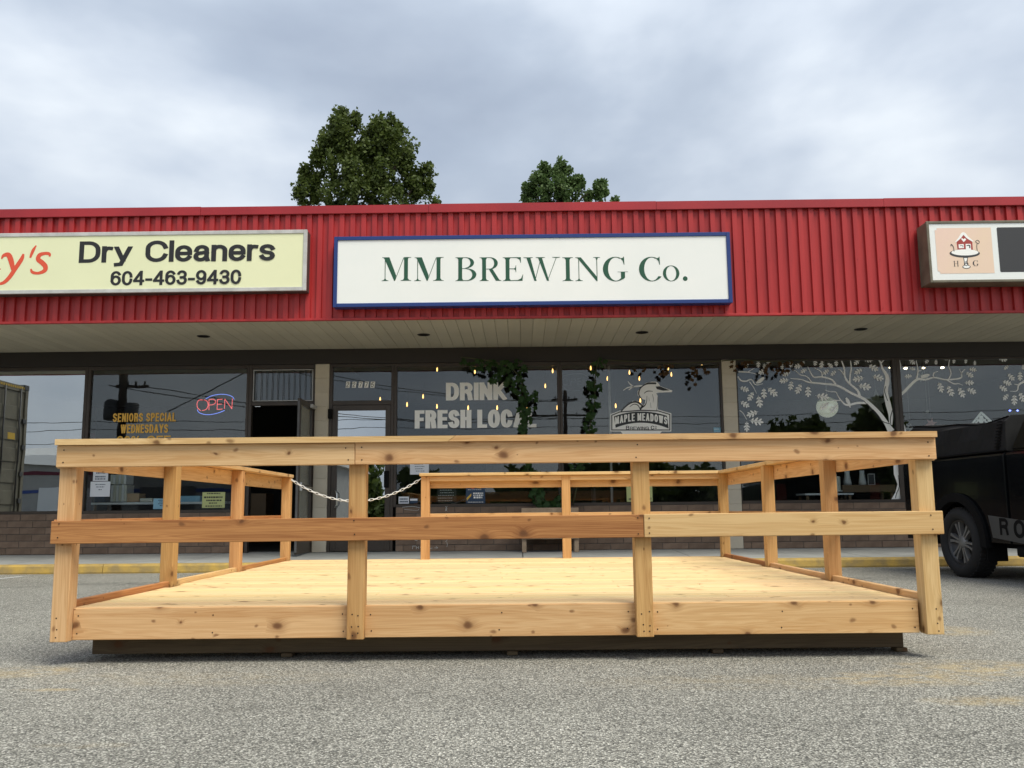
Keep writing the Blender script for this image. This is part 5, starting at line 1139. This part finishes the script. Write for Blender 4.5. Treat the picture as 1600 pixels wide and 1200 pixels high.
def vine(name, label, cat, blobs, stem, Y, mt='hop', size=(.05, .085), root=None):
    o = empty(name, P(*stem[0], Y), label, cat)
    MB().tube([P(px, py, Y+.02+.02*math.sin(i*1.7)) for i, (px, py) in enumerate(smooth(stem, 3))], .008, 6).build('stem', M_['stem'], o)
    for px, py, rx, ry, n in blobs:
        for k in range(n):
            while True:
                u, v = random.uniform(-1, 1), random.uniform(-1, 1)
                if u*u + v*v < 1: break
            p = P(px+u*rx, py+v*ry, Y + random.uniform(-.09, .09)); s = random.uniform(*size)
            m = Matrix.Translation(p) @ Matrix.Rotation(random.uniform(-.6, .6), 4, 'Z') @ Matrix.Rotation(R(90)+random.uniform(-.6, .5), 4, 'X') @ Matrix.Rotation(R(180)+random.uniform(-.9, .9), 4, 'Z') @ Matrix.Scale(s, 4)
            link_mesh('leaf', random.choice(LV[mt]), o, m)
YV = 13.9
vine('hop_vine', 'bushy dark green hop vine climbing over the L of LOCAL', 'vine',
     [(745, 568, 30, 9, 16), (775, 573, 22, 12, 18), (800, 572, 26, 14, 24), (770, 590, 12, 6, 8), (803, 595, 15, 12, 22), (814, 612, 11, 14, 20), (819, 635, 10, 16, 24), (834, 622, 6, 14, 9), (822, 655, 9, 12, 18), (818, 672, 9, 9, 15), (822, 700, 13, 14, 14), (826, 732, 12, 10, 14)],
     [(720, 558), (760, 563), (800, 575), (820, 612), (822, 655), (820, 690), (826, 740), (840, 790)], YV)
vine('hop_vine', 'slim green hop vine climbing beside the mullion right of it', 'vine',
     [(934, 566, 12, 9, 9), (930, 583, 5, 6, 3), (929, 602, 12, 11, 14), (928, 629, 10, 13, 15), (923, 660, 11, 16, 20), (918, 690, 10, 16, 10), (908, 730, 16, 14, 14)],
     [(936, 558), (930, 590), (929, 629), (922, 665), (912, 715), (895, 790)], YV, size=(.05, .085))
vine('hop_plant', 'leafy green hop plants sprouting from the plank planter', 'plant',
     [(838, 768, 11, 12, 22), (845, 785, 14, 10, 22), (862, 790, 18, 7, 24), (878, 784, 12, 10, 18), (886, 768, 7, 12, 10), (832, 752, 7, 8, 8)], [(862, 799), (850, 785), (840, 765), (832, 748)], YP+.2, size=(.06, .095))
vine('dry_vine', 'withered brown hop tendrils drooping at the top of brewery window', 'vine',
     [(1000, 578, 8, 4, 4), (1036, 582, 8, 5, 5), (1086, 588, 6, 13, 9), (1104, 578, 4, 6, 4), (1060, 572, 40, 3, 6)], [(940, 562), (1010, 566), (1060, 568), (1126, 564)], YV+.1, 'hopdry', (.04, .07))
vine('dry_vine', 'withered brown hop tendrils along the top of oak leaf window', 'vine',
     [(1145, 572, 6, 8, 5), (1172, 568, 14, 5, 7), (1200, 574, 8, 9, 7), (1222, 575, 14, 10, 12), (1240, 568, 16, 5, 6)], [(1128, 564), (1160, 562), (1200, 565), (1262, 562)], YV+.1, 'hopdry', (.04, .065))

# ------------------------------------------------------------------ black pickup, backed up to the kerb
WR = .385; gq = G(1503, 902); TX = gq.x; YWH = gq.y; TB = YWH + 1.13; TW = 1.92      # flank, rear axle, tail, width
TXp = TX; TX = TXp
pk = empty('pickup_truck', (TX, YWH, 0), 'black pickup truck with black canvas bed cover and grey side decal, backed to the kerb', 'pickup truck')
def S(s, z): return (TB - s, z)                   # s runs forward from the tail
def side(u, v, d): return (d, u, v)
wheels_s = (TB-YWH, TB-YWH+3.55)
def arc(sc_, r_, z0): 
    return [(sc_ - r_*math.cos(R(a)), WR + r_*math.sin(R(a))) for a in np.linspace(-12, 192, 15)]
low = .40
outline = [(0, low), (0, 1.36), (2.08, 1.36), (2.08, low)]
def body(s0, s1, top, wheel, name, mt, inset=0.0, z0=low, tum=.0):
    pts = [(s0, z0)] + ([] if wheel is None else [(s, z) for s, z in arc(wheel, .47, z0) if z > z0]) + [(s1, z0)] + top[::-1]
    ns = 5; b_ = MB(); prev = None
    # a few slices across the width round the flank edges
    xs = [(TX+inset, .035), (TX+inset+.025, .01), (TX+inset+.07, 0), (TX+TW-inset-.07, 0), (TX+TW-inset-.025, .01), (TX+TW-inset, .035)]
    cs = sum(p[0] for p in pts)/len(pts); cz_ = sum(p[1] for p in pts)/len(pts); n = len(pts)
    for x, sh in xs: b_.v += [(x, TB-(cs+(s-cs)*(1-sh*.35)), z - (sh*1.1 if z > 1.0 else 0)) for s, z in pts]; 
    for i in range(len(xs)-1):
        for k in range(n): q = (k+1) % n; b_.f.append((i*n+k, i*n+q, (i+1)*n+q, (i+1)*n+k)); b_.sm.append(False)
    tri = tessellate_polygon([[Vector((u, v, 0)) for u, v in pts]])
    for t in tri: b_.f.append(tuple(t)); b_.sm.append(False); b_.f.append(tuple(i+(len(xs)-1)*n for i in t[::-1])); b_.sm.append(False)
    o = b_.build(name, M_[mt], pk)
    bm = bmesh.new(); bm.from_mesh(o.data); bmesh.ops.recalc_face_normals(bm, faces=bm.faces); bm.to_mesh(o.data); bm.free(); return o
body(0, 2.06, [(0.0, 1.30), (.02, 1.345), (1.0, 1.345), (2.06, 1.345)], wheels_s[0], 'bed', 'carblack')
body(2.085, 4.05, [(2.085, 1.345), (3.1, 1.33), (4.05, 1.30)], None, 'cab_body', 'carblack')
body(4.055, 5.65, [(4.055, 1.30), (4.9, 1.26), (5.5, 1.16), (5.65, .95)], wheels_s[1], 'front_body', 'carblack')
# greenhouse
def house(name, pts, mt, x0, x1, tum):
    b_ = MB(); zmin = min(z for s, z in pts); n = len(pts)
    for x, sg in ((x0, 1), (x1, -1)): b_.v += [(x + sg*tum*(z-zmin), TB-s, z) for s, z in pts]
    for k in range(n): q = (k+1) % n; b_.f.append((k, q, n+q, n+k)); b_.sm.append(False)
    for t in tessellate_polygon([[Vector((u, v, 0)) for u, v in pts]]): b_.f += [tuple(t), tuple(i+n for i in t[::-1])]; b_.sm += [False]*2
    o = b_.build(name, M_[mt], pk); bm = bmesh.new(); bm.from_mesh(o.data); bmesh.ops.recalc_face_normals(bm, faces=bm.faces)
    bmesh.ops.bevel(bm, geom=[e for e in bm.edges if len(e.link_faces) == 2 and e.calc_face_angle() > .6], offset=.025, segments=2, affect='EDGES'); bm.to_mesh(o.data); bm.free(); return o
house('cab_roof', [(2.10, 1.345), (2.26, 1.80), (2.5, 1.86), (3.4, 1.85), (3.65, 1.78), (4.3, 1.31)], 'carblack', TX+.03, TX+TW-.03, .32)
for pts in ([(2.36, 1.40), (2.44, 1.73), (2.95, 1.76), (2.95, 1.40)], [(3.05, 1.40), (3.05, 1.76), (3.42, 1.75), (3.96, 1.40)]):
    b = MB(); b.flat([(TB-s, z) for s, z in pts], lambda u, v: (TX+.024+.32*(v-1.37), u, v)); o = b.build('side_window', M_['darkglass'], pk)
b = MB(); b.box(TX-.16, TX-.02, TB-3.92, TB-3.80, 1.36, 1.56, .03).box(TX-.03, TX+.05, TB-3.88, TB-3.84, 1.40, 1.44); b.build('side_mirror', M_['carblack'], pk)
# canvas bed cover: soft box with sagging top and piping
b = MB(); pr = []
nx, nz_ = 16, 1; sx0, sx1 = .03, 2.07
ztop = lambda s: 1.80 - .105*min(1, s/1.5) + .03*max(0, s-1.7)/.4 + .008*math.sin(s*7)
sec = []
for k in range(nx+1):
    s = sx0 + (sx1-sx0)*k/nx; zt_ = ztop(s); q = .012*math.sin(s*9+1) if 0 < k < nx else 0
    e = .06 if k in (0,) else 0
    sec.append([(TX+.035, 1.351), (TX+.035-q, 1.50), (TX+.05+q, 1.66-e*.3), (TX+.075, zt_-.05-e), (TX+.12, zt_-.008-e), (TX+TW/2, zt_+.02-e), (TX+TW-.12, zt_-.008-e), (TX+TW-.075, zt_-.05-e), (TX+TW-.05, 1.66), (TX+TW-.035, 1.351)])
m_ = len(sec[0])
b.add([(x, TB-(sx0+(sx1-sx0)*k/nx), z) for k, q in enumerate(sec) for x, z in q], [(k*m_+i, k*m_+i+1, (k+1)*m_+i+1, (k+1)*m_+i) for k in range(nx) for i in range(m_-1)] + [tuple(range(m_)), tuple(nx*m_+i for i in range(m_))[::-1]], False)
cv_ = b.build('canvas_cover', M_['fabric'], pk)
b = MB(); b.tube([(TX+.028, TB-.03, 1.357), (TX+.028, TB-2.05, 1.357)], .012, 6).build('bed_rail', M_['trimblack'], pk)
b = MB(); b.tube([(TX+.10, TB-s, ztop(s)-.018) for s in np.linspace(.05, 2.05, 12)], .009, 5).build('piping', M_['trimblack'], cv_)
b = MB(); b.tube([(TX+.03, TB-1.93, 1.37), (TX+.05, TB-1.97, 1.55), (TX+.075, TB-2.03, 1.68)], .022, 6)
for k in range(9): z = 1.40+.032*k; b.tube([(TX+.015, TB-1.90-.010*k, z), (TX+.035, TB-1.98-.006*k, z+.008)], .008, 5)
b.build('zip_strip', M_['trimblack'], cv_)
# wheels
def wheel(x, s, out):
    yc = TB - s; fn = lambda a, c, h: (x + out*h, yc+a, WR+c)
    b_ = MB(); b_.lathe([(.245, .00), (.25, .055), (.29, .085), (.345, .082), (.375, .055), (WR, .03), (WR, -.14), (.37, -.175), (.25, -.18)], fn, 40)
    t = b_.build('wheel', M_['tyre'], pk)
    tr = MB()
    for k in range(44):
        a = 2*math.pi*k/44; e = .045
        for h0, h1, sh in ((.045, -.02, .0), (-.03, -.085, .07), (-.095, -.165, .0)):
            pts = [(a+sh, WR-.006), (a+sh+e*1.6, WR-.006), (a+sh+e*1.6, WR+.007), (a+sh, WR+.007)]
            vs_ = [fn(r_*math.cos(q), r_*math.sin(q), h) for h in (h0, h1) for q, r_ in pts]
            tr.add(vs_, [(0,1,2,3),(7,6,5,4),(0,4,5,1),(1,5,6,2),(2,6,7,3),(3,7,4,0)])
    o = tr.build('tread', M_['tyre'], t); o['kind'] = 'stuff'
    b_ = MB(); b_.lathe([(.25, .045), (.238, .05), (.225, .02), (.21, -.05), (.06, -.06), (.0005, -.06)], fn, 32); b_.build('rim', M_['rimdark'], t)
    for k in range(6):
        b_ = MB(); a0 = 2*math.pi*k/6 + .22
        for sgn in (-1, 1):
            q = [(.05, a0+sgn*.55), (.07, a0+sgn*.03), (.12, a0+sgn*.08), (.225, a0+sgn*.085), (.238, a0+sgn*.24), (.15, a0+sgn*.21)]
            vs_ = [fn(r_*math.cos(w_), r_*math.sin(w_), h) for h in (.030, -.02) for r_, w_ in q]; m2 = len(q)
            b_.add(vs_, [tuple(range(m2)), tuple(range(m2, 2*m2))[::-1]] + [(i, (i+1) % m2, m2+(i+1) % m2, m2+i) for i in range(m2)])
        b_.build('spoke', M_['rim'], t)
    b_ = MB(); b_.lathe([(.075, .0), (.07, .028), (.04, .04), (.0005, .042)], fn, 20); b_.build('hub_cap', M_['rim'], t)
for s in wheels_s:
    wheel(TX+.06, s, -1); wheel(TX+TW-.06, s, 1)
# flares, sills, bumper, underbody, lamps
for s in wheels_s:
    for x0, x1 in ((TX-.035, TX+.05), (TX+TW-.05, TX+TW+.035)):
        pts = [(s-.56*math.cos(R(a)), WR+.55*math.sin(R(a))) for a in np.linspace(-4, 184, 17)] + [(s-.455*math.cos(R(a)), WR+.455*math.sin(R(a))) for a in np.linspace(184, -4, 17)]
        b = MB(); b.prism([(TB-p_, z) for p_, z in pts], side, x0, x1); b.build('arch_flare', M_['trimblack'], pk)
    for x0, x1 in ((TX+.01, TX+.24), (TX+TW-.24, TX+TW-.01)): MB().box(x0, x1, TB-s-.50, TB-s-.485, .20, .58, .004).build('mud_flap', M_['trimblack'], pk)
MB().box(TX+.2, TX+TW-.2, TB-5.5, TB-.1, .34, .72).build('underbody', M_['trimblack'], pk)
MB().box(TX+.02, TX+.12, TB-4.0, TB-2.1, .27, .38, .02).build('side_step', M_['trimblack'], pk)
MB().box(TX+.03, TX+TW-.03, TB+.0, TB+.12, .48, .70, .02).build('rear_bumper', M_['trimblack'], pk)
MB().box(TX+.03, TX+TW-.03, TB-5.8, TB-5.63, .42, .72, .03).build('front_bumper', M_['trimblack'], pk)
for x in (TX+.02, TX+TW-.2):
    MB().box(x, x+.18, TB-.02, TB+.012, .86, 1.24, .01).build('tail_lamp', M_['redprint'], pk); MB().box(x, x+.2, TB-5.67, TB-5.5, .80, .98, .02).build('headlight', M_['ledge'], pk)
MB().box(TX+.25, TX+TW-.25, TB-5.66, TB-5.63, .76, 1.02, .008).build('grille', M_['trimblack'], pk)
# grey decal strip with dark letters
TROT = Matrix.Translation((TXp, YWH, 0)) @ Matrix.Rotation(R(5), 4, 'Z') @ Matrix.Translation((-TXp, -YWH, 0))
def PT(px, py):                     # a point of the flank, in the truck's own unrotated frame
    n_ = TROT.to_3x3() @ Vector((1, 0, 0)); a = ray(px, py); e_ = Vector((0, 0, EYE)); k_ = (Vector((TXp, YWH, 0))-e_).dot(n_)/a.dot(n_); return TROT.inverted() @ (e_ + a*k_)
cor = [PT(1544, 805), PT(1612, 815), PT(1612, 852), PT(1552, 840)]
b = MB(); XD_ = TX-.0035
b.add([(XD_, p_.y, p_.z) for p_ in cor], [(3, 2, 1, 0)]); b.build('decal_strip', M_['decal'], pk)
b = MB(); 
for c, a, e in (('R', (1561.5, 809.5), (1577.5, 836.5)), ('O', (1583.5, 812), (1603.5, 841.5))):
    A0, A1 = PT(*a), PT(*e); polys, wd = sans(c, .20, .0, .8)
    for poly, k in polys: b.flat([(A0.y + (A1.y-A0.y)*u/wd, A1.z + (A0.z-A1.z)*v) for u, v in poly], lambda u, v, k=k: (XD_-.002-.0003*k, u, v))
b.build('decal_lettering', M_['trimblack'], pk)
pk.matrix_basis = TROT @ pk.matrix_basis; WM[pk.name] = pk.matrix_basis.copy()

# ------------------------------------------------------------------ trees behind the shops
def leaf_cloud(name, centres, radii, per, size, mt, parent):
    """Many small rhombic leaves gathered in clumps."""
    n = len(centres)*per; c = np.repeat(np.array(centres), per, 0); rr_ = np.repeat(np.array(radii), per, 0)
    d = RNG.normal(size=(n, 3)); d /= np.linalg.norm(d, axis=1)[:, None]; p = c + d*rr_*(RNG.random((n, 1))**.45)
    a = RNG.normal(size=(n, 3)); a /= np.linalg.norm(a, axis=1)[:, None]; b_ = np.cross(a, RNG.normal(size=(n, 3))); b_ /= np.linalg.norm(b_, axis=1)[:, None]
    s = RNG.uniform(size[0], size[1], (n, 1)); a = a*s*.62; b_ = b_*s*.42
    v = np.stack([p-a, p+b_+a*.1, p+a, p-b_+a*.1], 1).reshape(-1, 3)
    f = np.arange(4*n).reshape(-1, 4); me = bpy.data.meshes.new(name)
    me.vertices.add(len(v)); me.vertices.foreach_set('co', v.ravel()); me.loops.add(4*n); me.loops.foreach_set('vertex_index', f.ravel()); me.polygons.add(n)
    me.polygons.foreach_set('loop_start', np.arange(0, 4*n, 4)); me.polygons.foreach_set('loop_total', np.full(n, 4)); me.materials.append(M_[mt]); me.update()
    return reg(bpy.data.objects.new(name, me), parent)
def tree(label, Y, basepx, lobes, limbs, mt, clump=.31, per=56, size=(.09, .16), group=None, depth=1.3, name='poplar_tree', fn=None, tr=.15, dens=.66):
    if fn is None and Y == 34: lobes = [(568+(a-568)*.96, 322-(322-c)*.95 if c < 322 else c, d, e, g) for a, c, d, e, g in lobes]
    fn = fn or P
    base = fn(basepx, 800, Y); base.z = 0
    t = empty(name, base, label, 'tree', group); cs, rs = [], []
    for px, py, rx, ry, n in lobes:
        k = 0
        while k < n*dens:
            u, v, w_ = random.uniform(-1, 1), random.uniform(-1, 1), random.uniform(-1, 1)
            q = u*u + v*v + w_*w_
            if q > 1 or q < .12: continue
            p = fn(px+u*rx, py+v*ry, Y); p.y += w_*depth*min(1, rx/40); s = random.uniform(.65, 1.15)*clump
            cs.append(tuple(p)); rs.append((s*.85, s*.85, s*1.25)); k += 1
    leaf_cloud('crown', cs, rs, per, size, mt, t)
    b_ = MB()
    for q in limbs:
        pts = [base if p is None else fn(p[0], p[1], Y) for p in q]; pts = [Vector(x) for x in smooth([tuple(x) for x in pts], 4)]; m_ = len(pts)
        r0 = tr if q[0] is None else tr*.5
        b_.tube(pts, [r0*(1-i/(m_-1))+.02 for i in range(m_)], 7)
    b_.build('trunk', M_['bark'], t)
    return t
tree('tall bushy dark green poplar with twin rounded tops behind the red fascia', 34, 560,
     [(543, 208, 24, 30, 46), (530, 185, 18, 16, 14), (520, 225, 30, 26, 30), (548, 184, 10, 6, 8), (585, 198, 16, 15, 18), (605, 205, 30, 30, 44), (625, 225, 26, 30, 40), (590, 235, 26, 32, 30), (612, 262, 38, 32, 50), (560, 262, 44, 34, 30), (530, 265, 30, 30, 30), (508, 215, 12, 14, 10), (500, 242, 14, 9, 9), (478, 296, 19, 28, 30), (476, 266, 8, 8, 8), (490, 280, 8, 10, 8), (545, 305, 60, 26, 80), (572, 278, 26, 28, 34), (556, 235, 22, 26, 26), (610, 305, 46, 26, 46), (646, 282, 12, 22, 14), (662, 268, 8, 9, 8), (670, 288, 9, 4, 7), (660, 300, 12, 5, 8), (676, 262, 4, 5, 4), (684, 316, 5, 3, 4), (462, 300, 5, 8, 6), (470, 285, 6, 8, 6), (492, 245, 6, 5, 5), (500, 212, 4, 8, 6), (534, 172, 4, 5, 4), (556, 178, 4, 5, 4), (612, 184, 5, 5, 4), (642, 248, 5, 8, 6), (520, 205, 5, 8, 5), (560, 360, 95, 40, 120), (560, 440, 80, 45, 90)],
     [[None, (558, 500), (556, 320), (549, 240), (545, 180)], [(556, 400), (585, 300), (592, 240), (597, 190)], [(556, 420), (520, 330), (485, 285)], [(560, 430), (620, 330), (660, 275)], [(549, 262), (565, 235), (575, 215)], [(590, 300), (625, 250), (635, 215)]], 'leaf')
tree('smaller pale green poplar with feathery tips behind the brewery sign', 40, 880,
     [(852, 268, 7, 12, 10), (875, 266, 8, 12, 11), (865, 288, 28, 18, 40), (838, 290, 18, 16, 22), (848, 308, 36, 14, 40), (895, 282, 12, 14, 16), (905, 290, 7, 10, 8), (890, 308, 22, 12, 20), (818, 312, 6, 4, 4), (920, 306, 8, 8, 7), (934, 292, 10, 8, 9), (941, 306, 9, 12, 10), (940, 288, 5, 6, 5), (961, 315, 4, 4, 4), (851, 262, 3, 5, 4), (876, 259, 3, 5, 4), (888, 268, 4, 6, 4), (838, 280, 4, 5, 4), (826, 296, 5, 5, 4), (908, 284, 3, 5, 4), (942, 292, 3, 5, 4), (880, 350, 75, 32, 120), (880, 420, 70, 45, 90)],
     [[None, (880, 500), (872, 330), (866, 280)], [(876, 400), (900, 320), (938, 292)], [(874, 420), (845, 330), (840, 290)]], 'leaf2', .28, 54, (.10, .17))

# ------------------------------------------------------------------ what the shop windows reflect: the far side of the lot, behind the camera
def V(px, py, Yv):                      # a point seen in the glass at distance Yv stands mirrored on this side of it
    p = P(px, py, Yv); p.y = 2*YG - p.y; return p
q = V(46, 604, 20.3); CX, CY = q.x, q.y; z0, z1 = .70, q.z
ct = empty('shipping_container', (CX-3, CY+1.2, z0), 'tan shipping container with door end reflected in the far left window', 'shipping container')
W_ = 2.44; L_ = 6.06
b = MB(); pr = []
for k in range(22): x = -L_+.15+k*.266; pr += [(x, 0), (x+.07, .036), (x+.133, .036), (x+.203, 0)]
for yy, s_ in ((CY+.02, 1), (CY+W_-.02, -1)):
    vs_ = [(CX+x, yy+s_*d, z) for z in (z0+.15, z1-.12) for x, d in pr]; n = len(pr); b.add(vs_, [(i, i+1, n+i+1, n+i) for i in range(n-1)])
b.box(CX-L_, CX-.1, CY+.04, CY+W_-.04, z1-.10, z1-.06); b.box(CX-L_, CX-L_+.04, CY+.02, CY+W_-.02, z0+.1, z1-.06); b.box(CX-L_, CX-.05, CY+.05, CY+W_-.05, z0+.1, z0+.16)
b.build('side_panel', M_['tan'], ct)
b = MB()
for y in (CY, CY+W_-.1):
    b.box(CX-.12, CX, y, y+.1, z0+.12, z1-.1); b.box(CX-L_, CX-.12, y, y+.08, z1-.13, z1-.03); b.box(CX-L_, CX-.12, y, y+.08, z0, z0+.15)
b.box(CX-.11, CX-.01, CY+.1, CY+W_-.1, z1-.16, z1-.02); b.box(CX-.11, CX-.01, CY+.1, CY+W_-.1, z0, z0+.14); b.build('frame', M_['tan'], ct)
for y in (CY-.01, CY+W_-.17):
    for z in (z0-.01, z1-.11): MB().box(CX-.165, CX+.01, y, y+.18, z, z+.12, .01).build('corner_casting', M_['steel'], ct)
for d in (0, 1):
    y0 = CY+.11+d*(W_/2-.10); y1 = y0+W_/2-.12; b = MB(); b.box(CX-.07, CX-.03, y0, y1, z0+.15, z1-.17)
    for k in range(5): zz = z0+.32+k*.47; b.box(CX-.03, CX-.012, y0+.09, y1-.09, zz, zz+.30, .006)
    dr = b.build('door', M_['tan'], ct)
    for yy in (y0+.22, y1-.25):
        MB().tube([(CX+.02, yy, z0+.08), (CX+.02, yy, z1-.10)], .02, 8).build('lock_rod', M_['steel'], dr)
    for k in range(4): MB().box(CX-.04, CX+.015, (y0 if d == 0 else y1)-.06, (y0 if d == 0 else y1)+.06, z0+.35+k*.6, z0+.45+k*.6, .004).build('hinge', M_['steel'], dr)
    MB().box(CX-.012, CX-.009, y0+.34, y0+.60, z0+1.75, z0+1.90).build('sticker', M_['gold' if d == 0 else 'paperb'], dr)
for k in range(12): MB().box(CX-.008, CX-.004, CY+.15+k*.09, CY+.20+k*.09, z1-.10, z1-.05).build('hazard_stripe', M_['gold'], ct)
for x in (-.3, -L_+.3):
    for y in (CY+.0, CY+W_-.3): MB().box(CX+x-.15, CX+x+.15, y, y+.3, 0.0, z0, .01).build('block', M_['under'], ct)
def pole(label, px, Yv, top, arms, cans, rad):
    p = V(px, 700, Yv); o = empty('utility_pole', (p.x, p.y, 0), label, 'utility pole')
    MB().tube([(p.x, p.y, 0), (p.x, p.y, top)], [rad*1.15, rad*.85], 12).build('shaft', M_['pole'], o)
    for (a, c, z) in arms:
        arm = MB().box(p.x+a, p.x+c, p.y-.07, p.y+.05, z-.06, z+.06).build('cross_arm', M_['pole'], o)
        for k in range(4): x = p.x+a+(c-a)*(k+.5)/4; MB().tube([(x, p.y, z+.06), (x, p.y, z+.22)], .045, 8).build('insulator', M_['steel'], arm)
    for (dx, z) in cans:
        b_ = MB(); b_.lathe([(.0005, 0), (.26, .02), (.28, .1), (.28, .75), (.2, .82), (.0005, .84)], lambda x, y, h: (p.x+dx+x, p.y+y, z+h), 16); b_.build('transformer', M_['steel'], o)
    return p
pA = pole('dark utility pole carrying two transformer cans, reflected over SENIORS SPECIAL', 188, 36, 9.0, [(-.3, 1.0, 5.95), (-.9, .9, 8.4)], [(-.42, 4.55), (.36, 4.45)], .17)
pB = pole('far utility pole with long crossarm reflected beside the slim hop vine', 884, 62, 9.0, [(-4.2, 1.5, 7.3), (-.9, .9, 8.4)], [], .15)
def wire(label, a, c, sag=.5, r_=.016):
    pts = [a.lerp(c, k/14) - Vector((0, 0, sag*(1-(2*k/14-1)**2))) for k in range(15)]
    b_ = MB(); b_.tube(pts, r_, 5); thing(b_, 'power_line', M_['wire'], label, 'power line', 'overhead wires behind the camera')
for (z, z2, dx), lab in zip(((8.4, 8.4, -.6), (8.4, 8.3, .6), (6.0, 7.3, -.6), (6.0, 7.3, .6)), ('upper near', 'upper far', 'lower near', 'lower far')):
    wire(lab + ' overhead wire between the two reflected utility poles', Vector((pA.x+dx, pA.y, z)), Vector((pB.x+dx*1.2, pB.y, z2)), .9, .020)
wire('steep guy wire reflected beside the lit neon sign', V(262, 645, 36), V(385, 580, 30), .02, .022)
for (y0_, y1_), lab in zip(((655, 640), (668, 652), (690, 676)), ('highest', 'middle', 'lowest')): wire(lab + ' of three long wires reflected low across the brewery glass', V(-300, y0_+4, 58), V(2000, y1_-12, 70), .5, .022)
sh = empty('warehouse', V(100, 800, 48), 'long low grey warehouse with red and blue stripes reflected in the far left window', 'building')
s0, s1 = V(-500, 790, 48), V(500, 790, 48); zt_ = V(66, 712, 48).z; zr = V(66, 727, 48).z
MB().box(s0.x, s1.x, s0.y-14, s0.y, 0, zr).build('wall', M_['shed'], sh)
MB().prism([(s0.y+.3, zr), (s0.y-14.3, zr), (s0.y-7, zt_+.9), (s0.y-.2, zt_)], lambda u, v, d: (d, u, v), s0.x-.3, s1.x+.3).build('roof', M_['shedroof'], sh)
for py, mt in ((740, 'maroon'), (769, 'bluestripe')):
    z = V(66, py, 48).z; MB().box(s0.x, s1.x, s0.y+.001, s0.y+.03, z-.09, z+.09).build('stripe', M_[mt], sh)
for k in range(6):
    x = s0.x + (k+.6)*(s1.x-s0.x)/6.4; MB().box(x, x+3, s0.y+.002, s0.y+.05, .05, 2.2).build('door', M_['ledge' if k % 2 else 'steel'], sh)
for lab, px, Yv, lb in (('dark shrubby tree reflected low in the oak leaf window', 1250, 66, [(1235, 690, 30, 18, 26), (1275, 688, 25, 20, 26), (1250, 720, 55, 40, 50)]), ('dark pointed tree reflected at the white oak trunk', 1375, 60, [(1372, 668, 24, 24, 40), (1378, 650, 10, 10, 10), (1372, 710, 36, 40, 50)]),
                        ('green tree reflected in the brewery door', 545, 72, [(545, 735, 40, 24, 40), (545, 765, 55, 30, 40)]), ('broad tree reflected behind the menu board', 960, 80, [(960, 742, 60, 20, 40), (960, 770, 80, 25, 50)]), ('round tree reflected low near the pickup', 1490, 70, [(1490, 722, 50, 18, 40), (1490, 765, 60, 30, 40)])):
    tree(lab, Yv, px, lb, [[None, (px, 720)]], 'leaf', 1.0, 60, (.35, .6), 'trees across the lot behind the camera', 2.0, 'tree', V, .3)

cs_, rs_ = [], []
for k in range(420):
    p = V(random.uniform(505, 1750), 800, random.uniform(88, 96)); hgt = 3.6 + 1.8*math.sin(p.x*.5) + 1.2*math.sin(p.x*1.3+2); cs_.append((p.x, p.y, random.uniform(.2, hgt))); rs_.append((1.3, 1.0, 1.1))
o = leaf_cloud('tree_line', cs_, rs_, 36, (.6, 1.0), 'leaf', None)
tag(o, 'far dark tree line across the lot, reflected low in the shop windows', 'tree line', None, 'stuff')
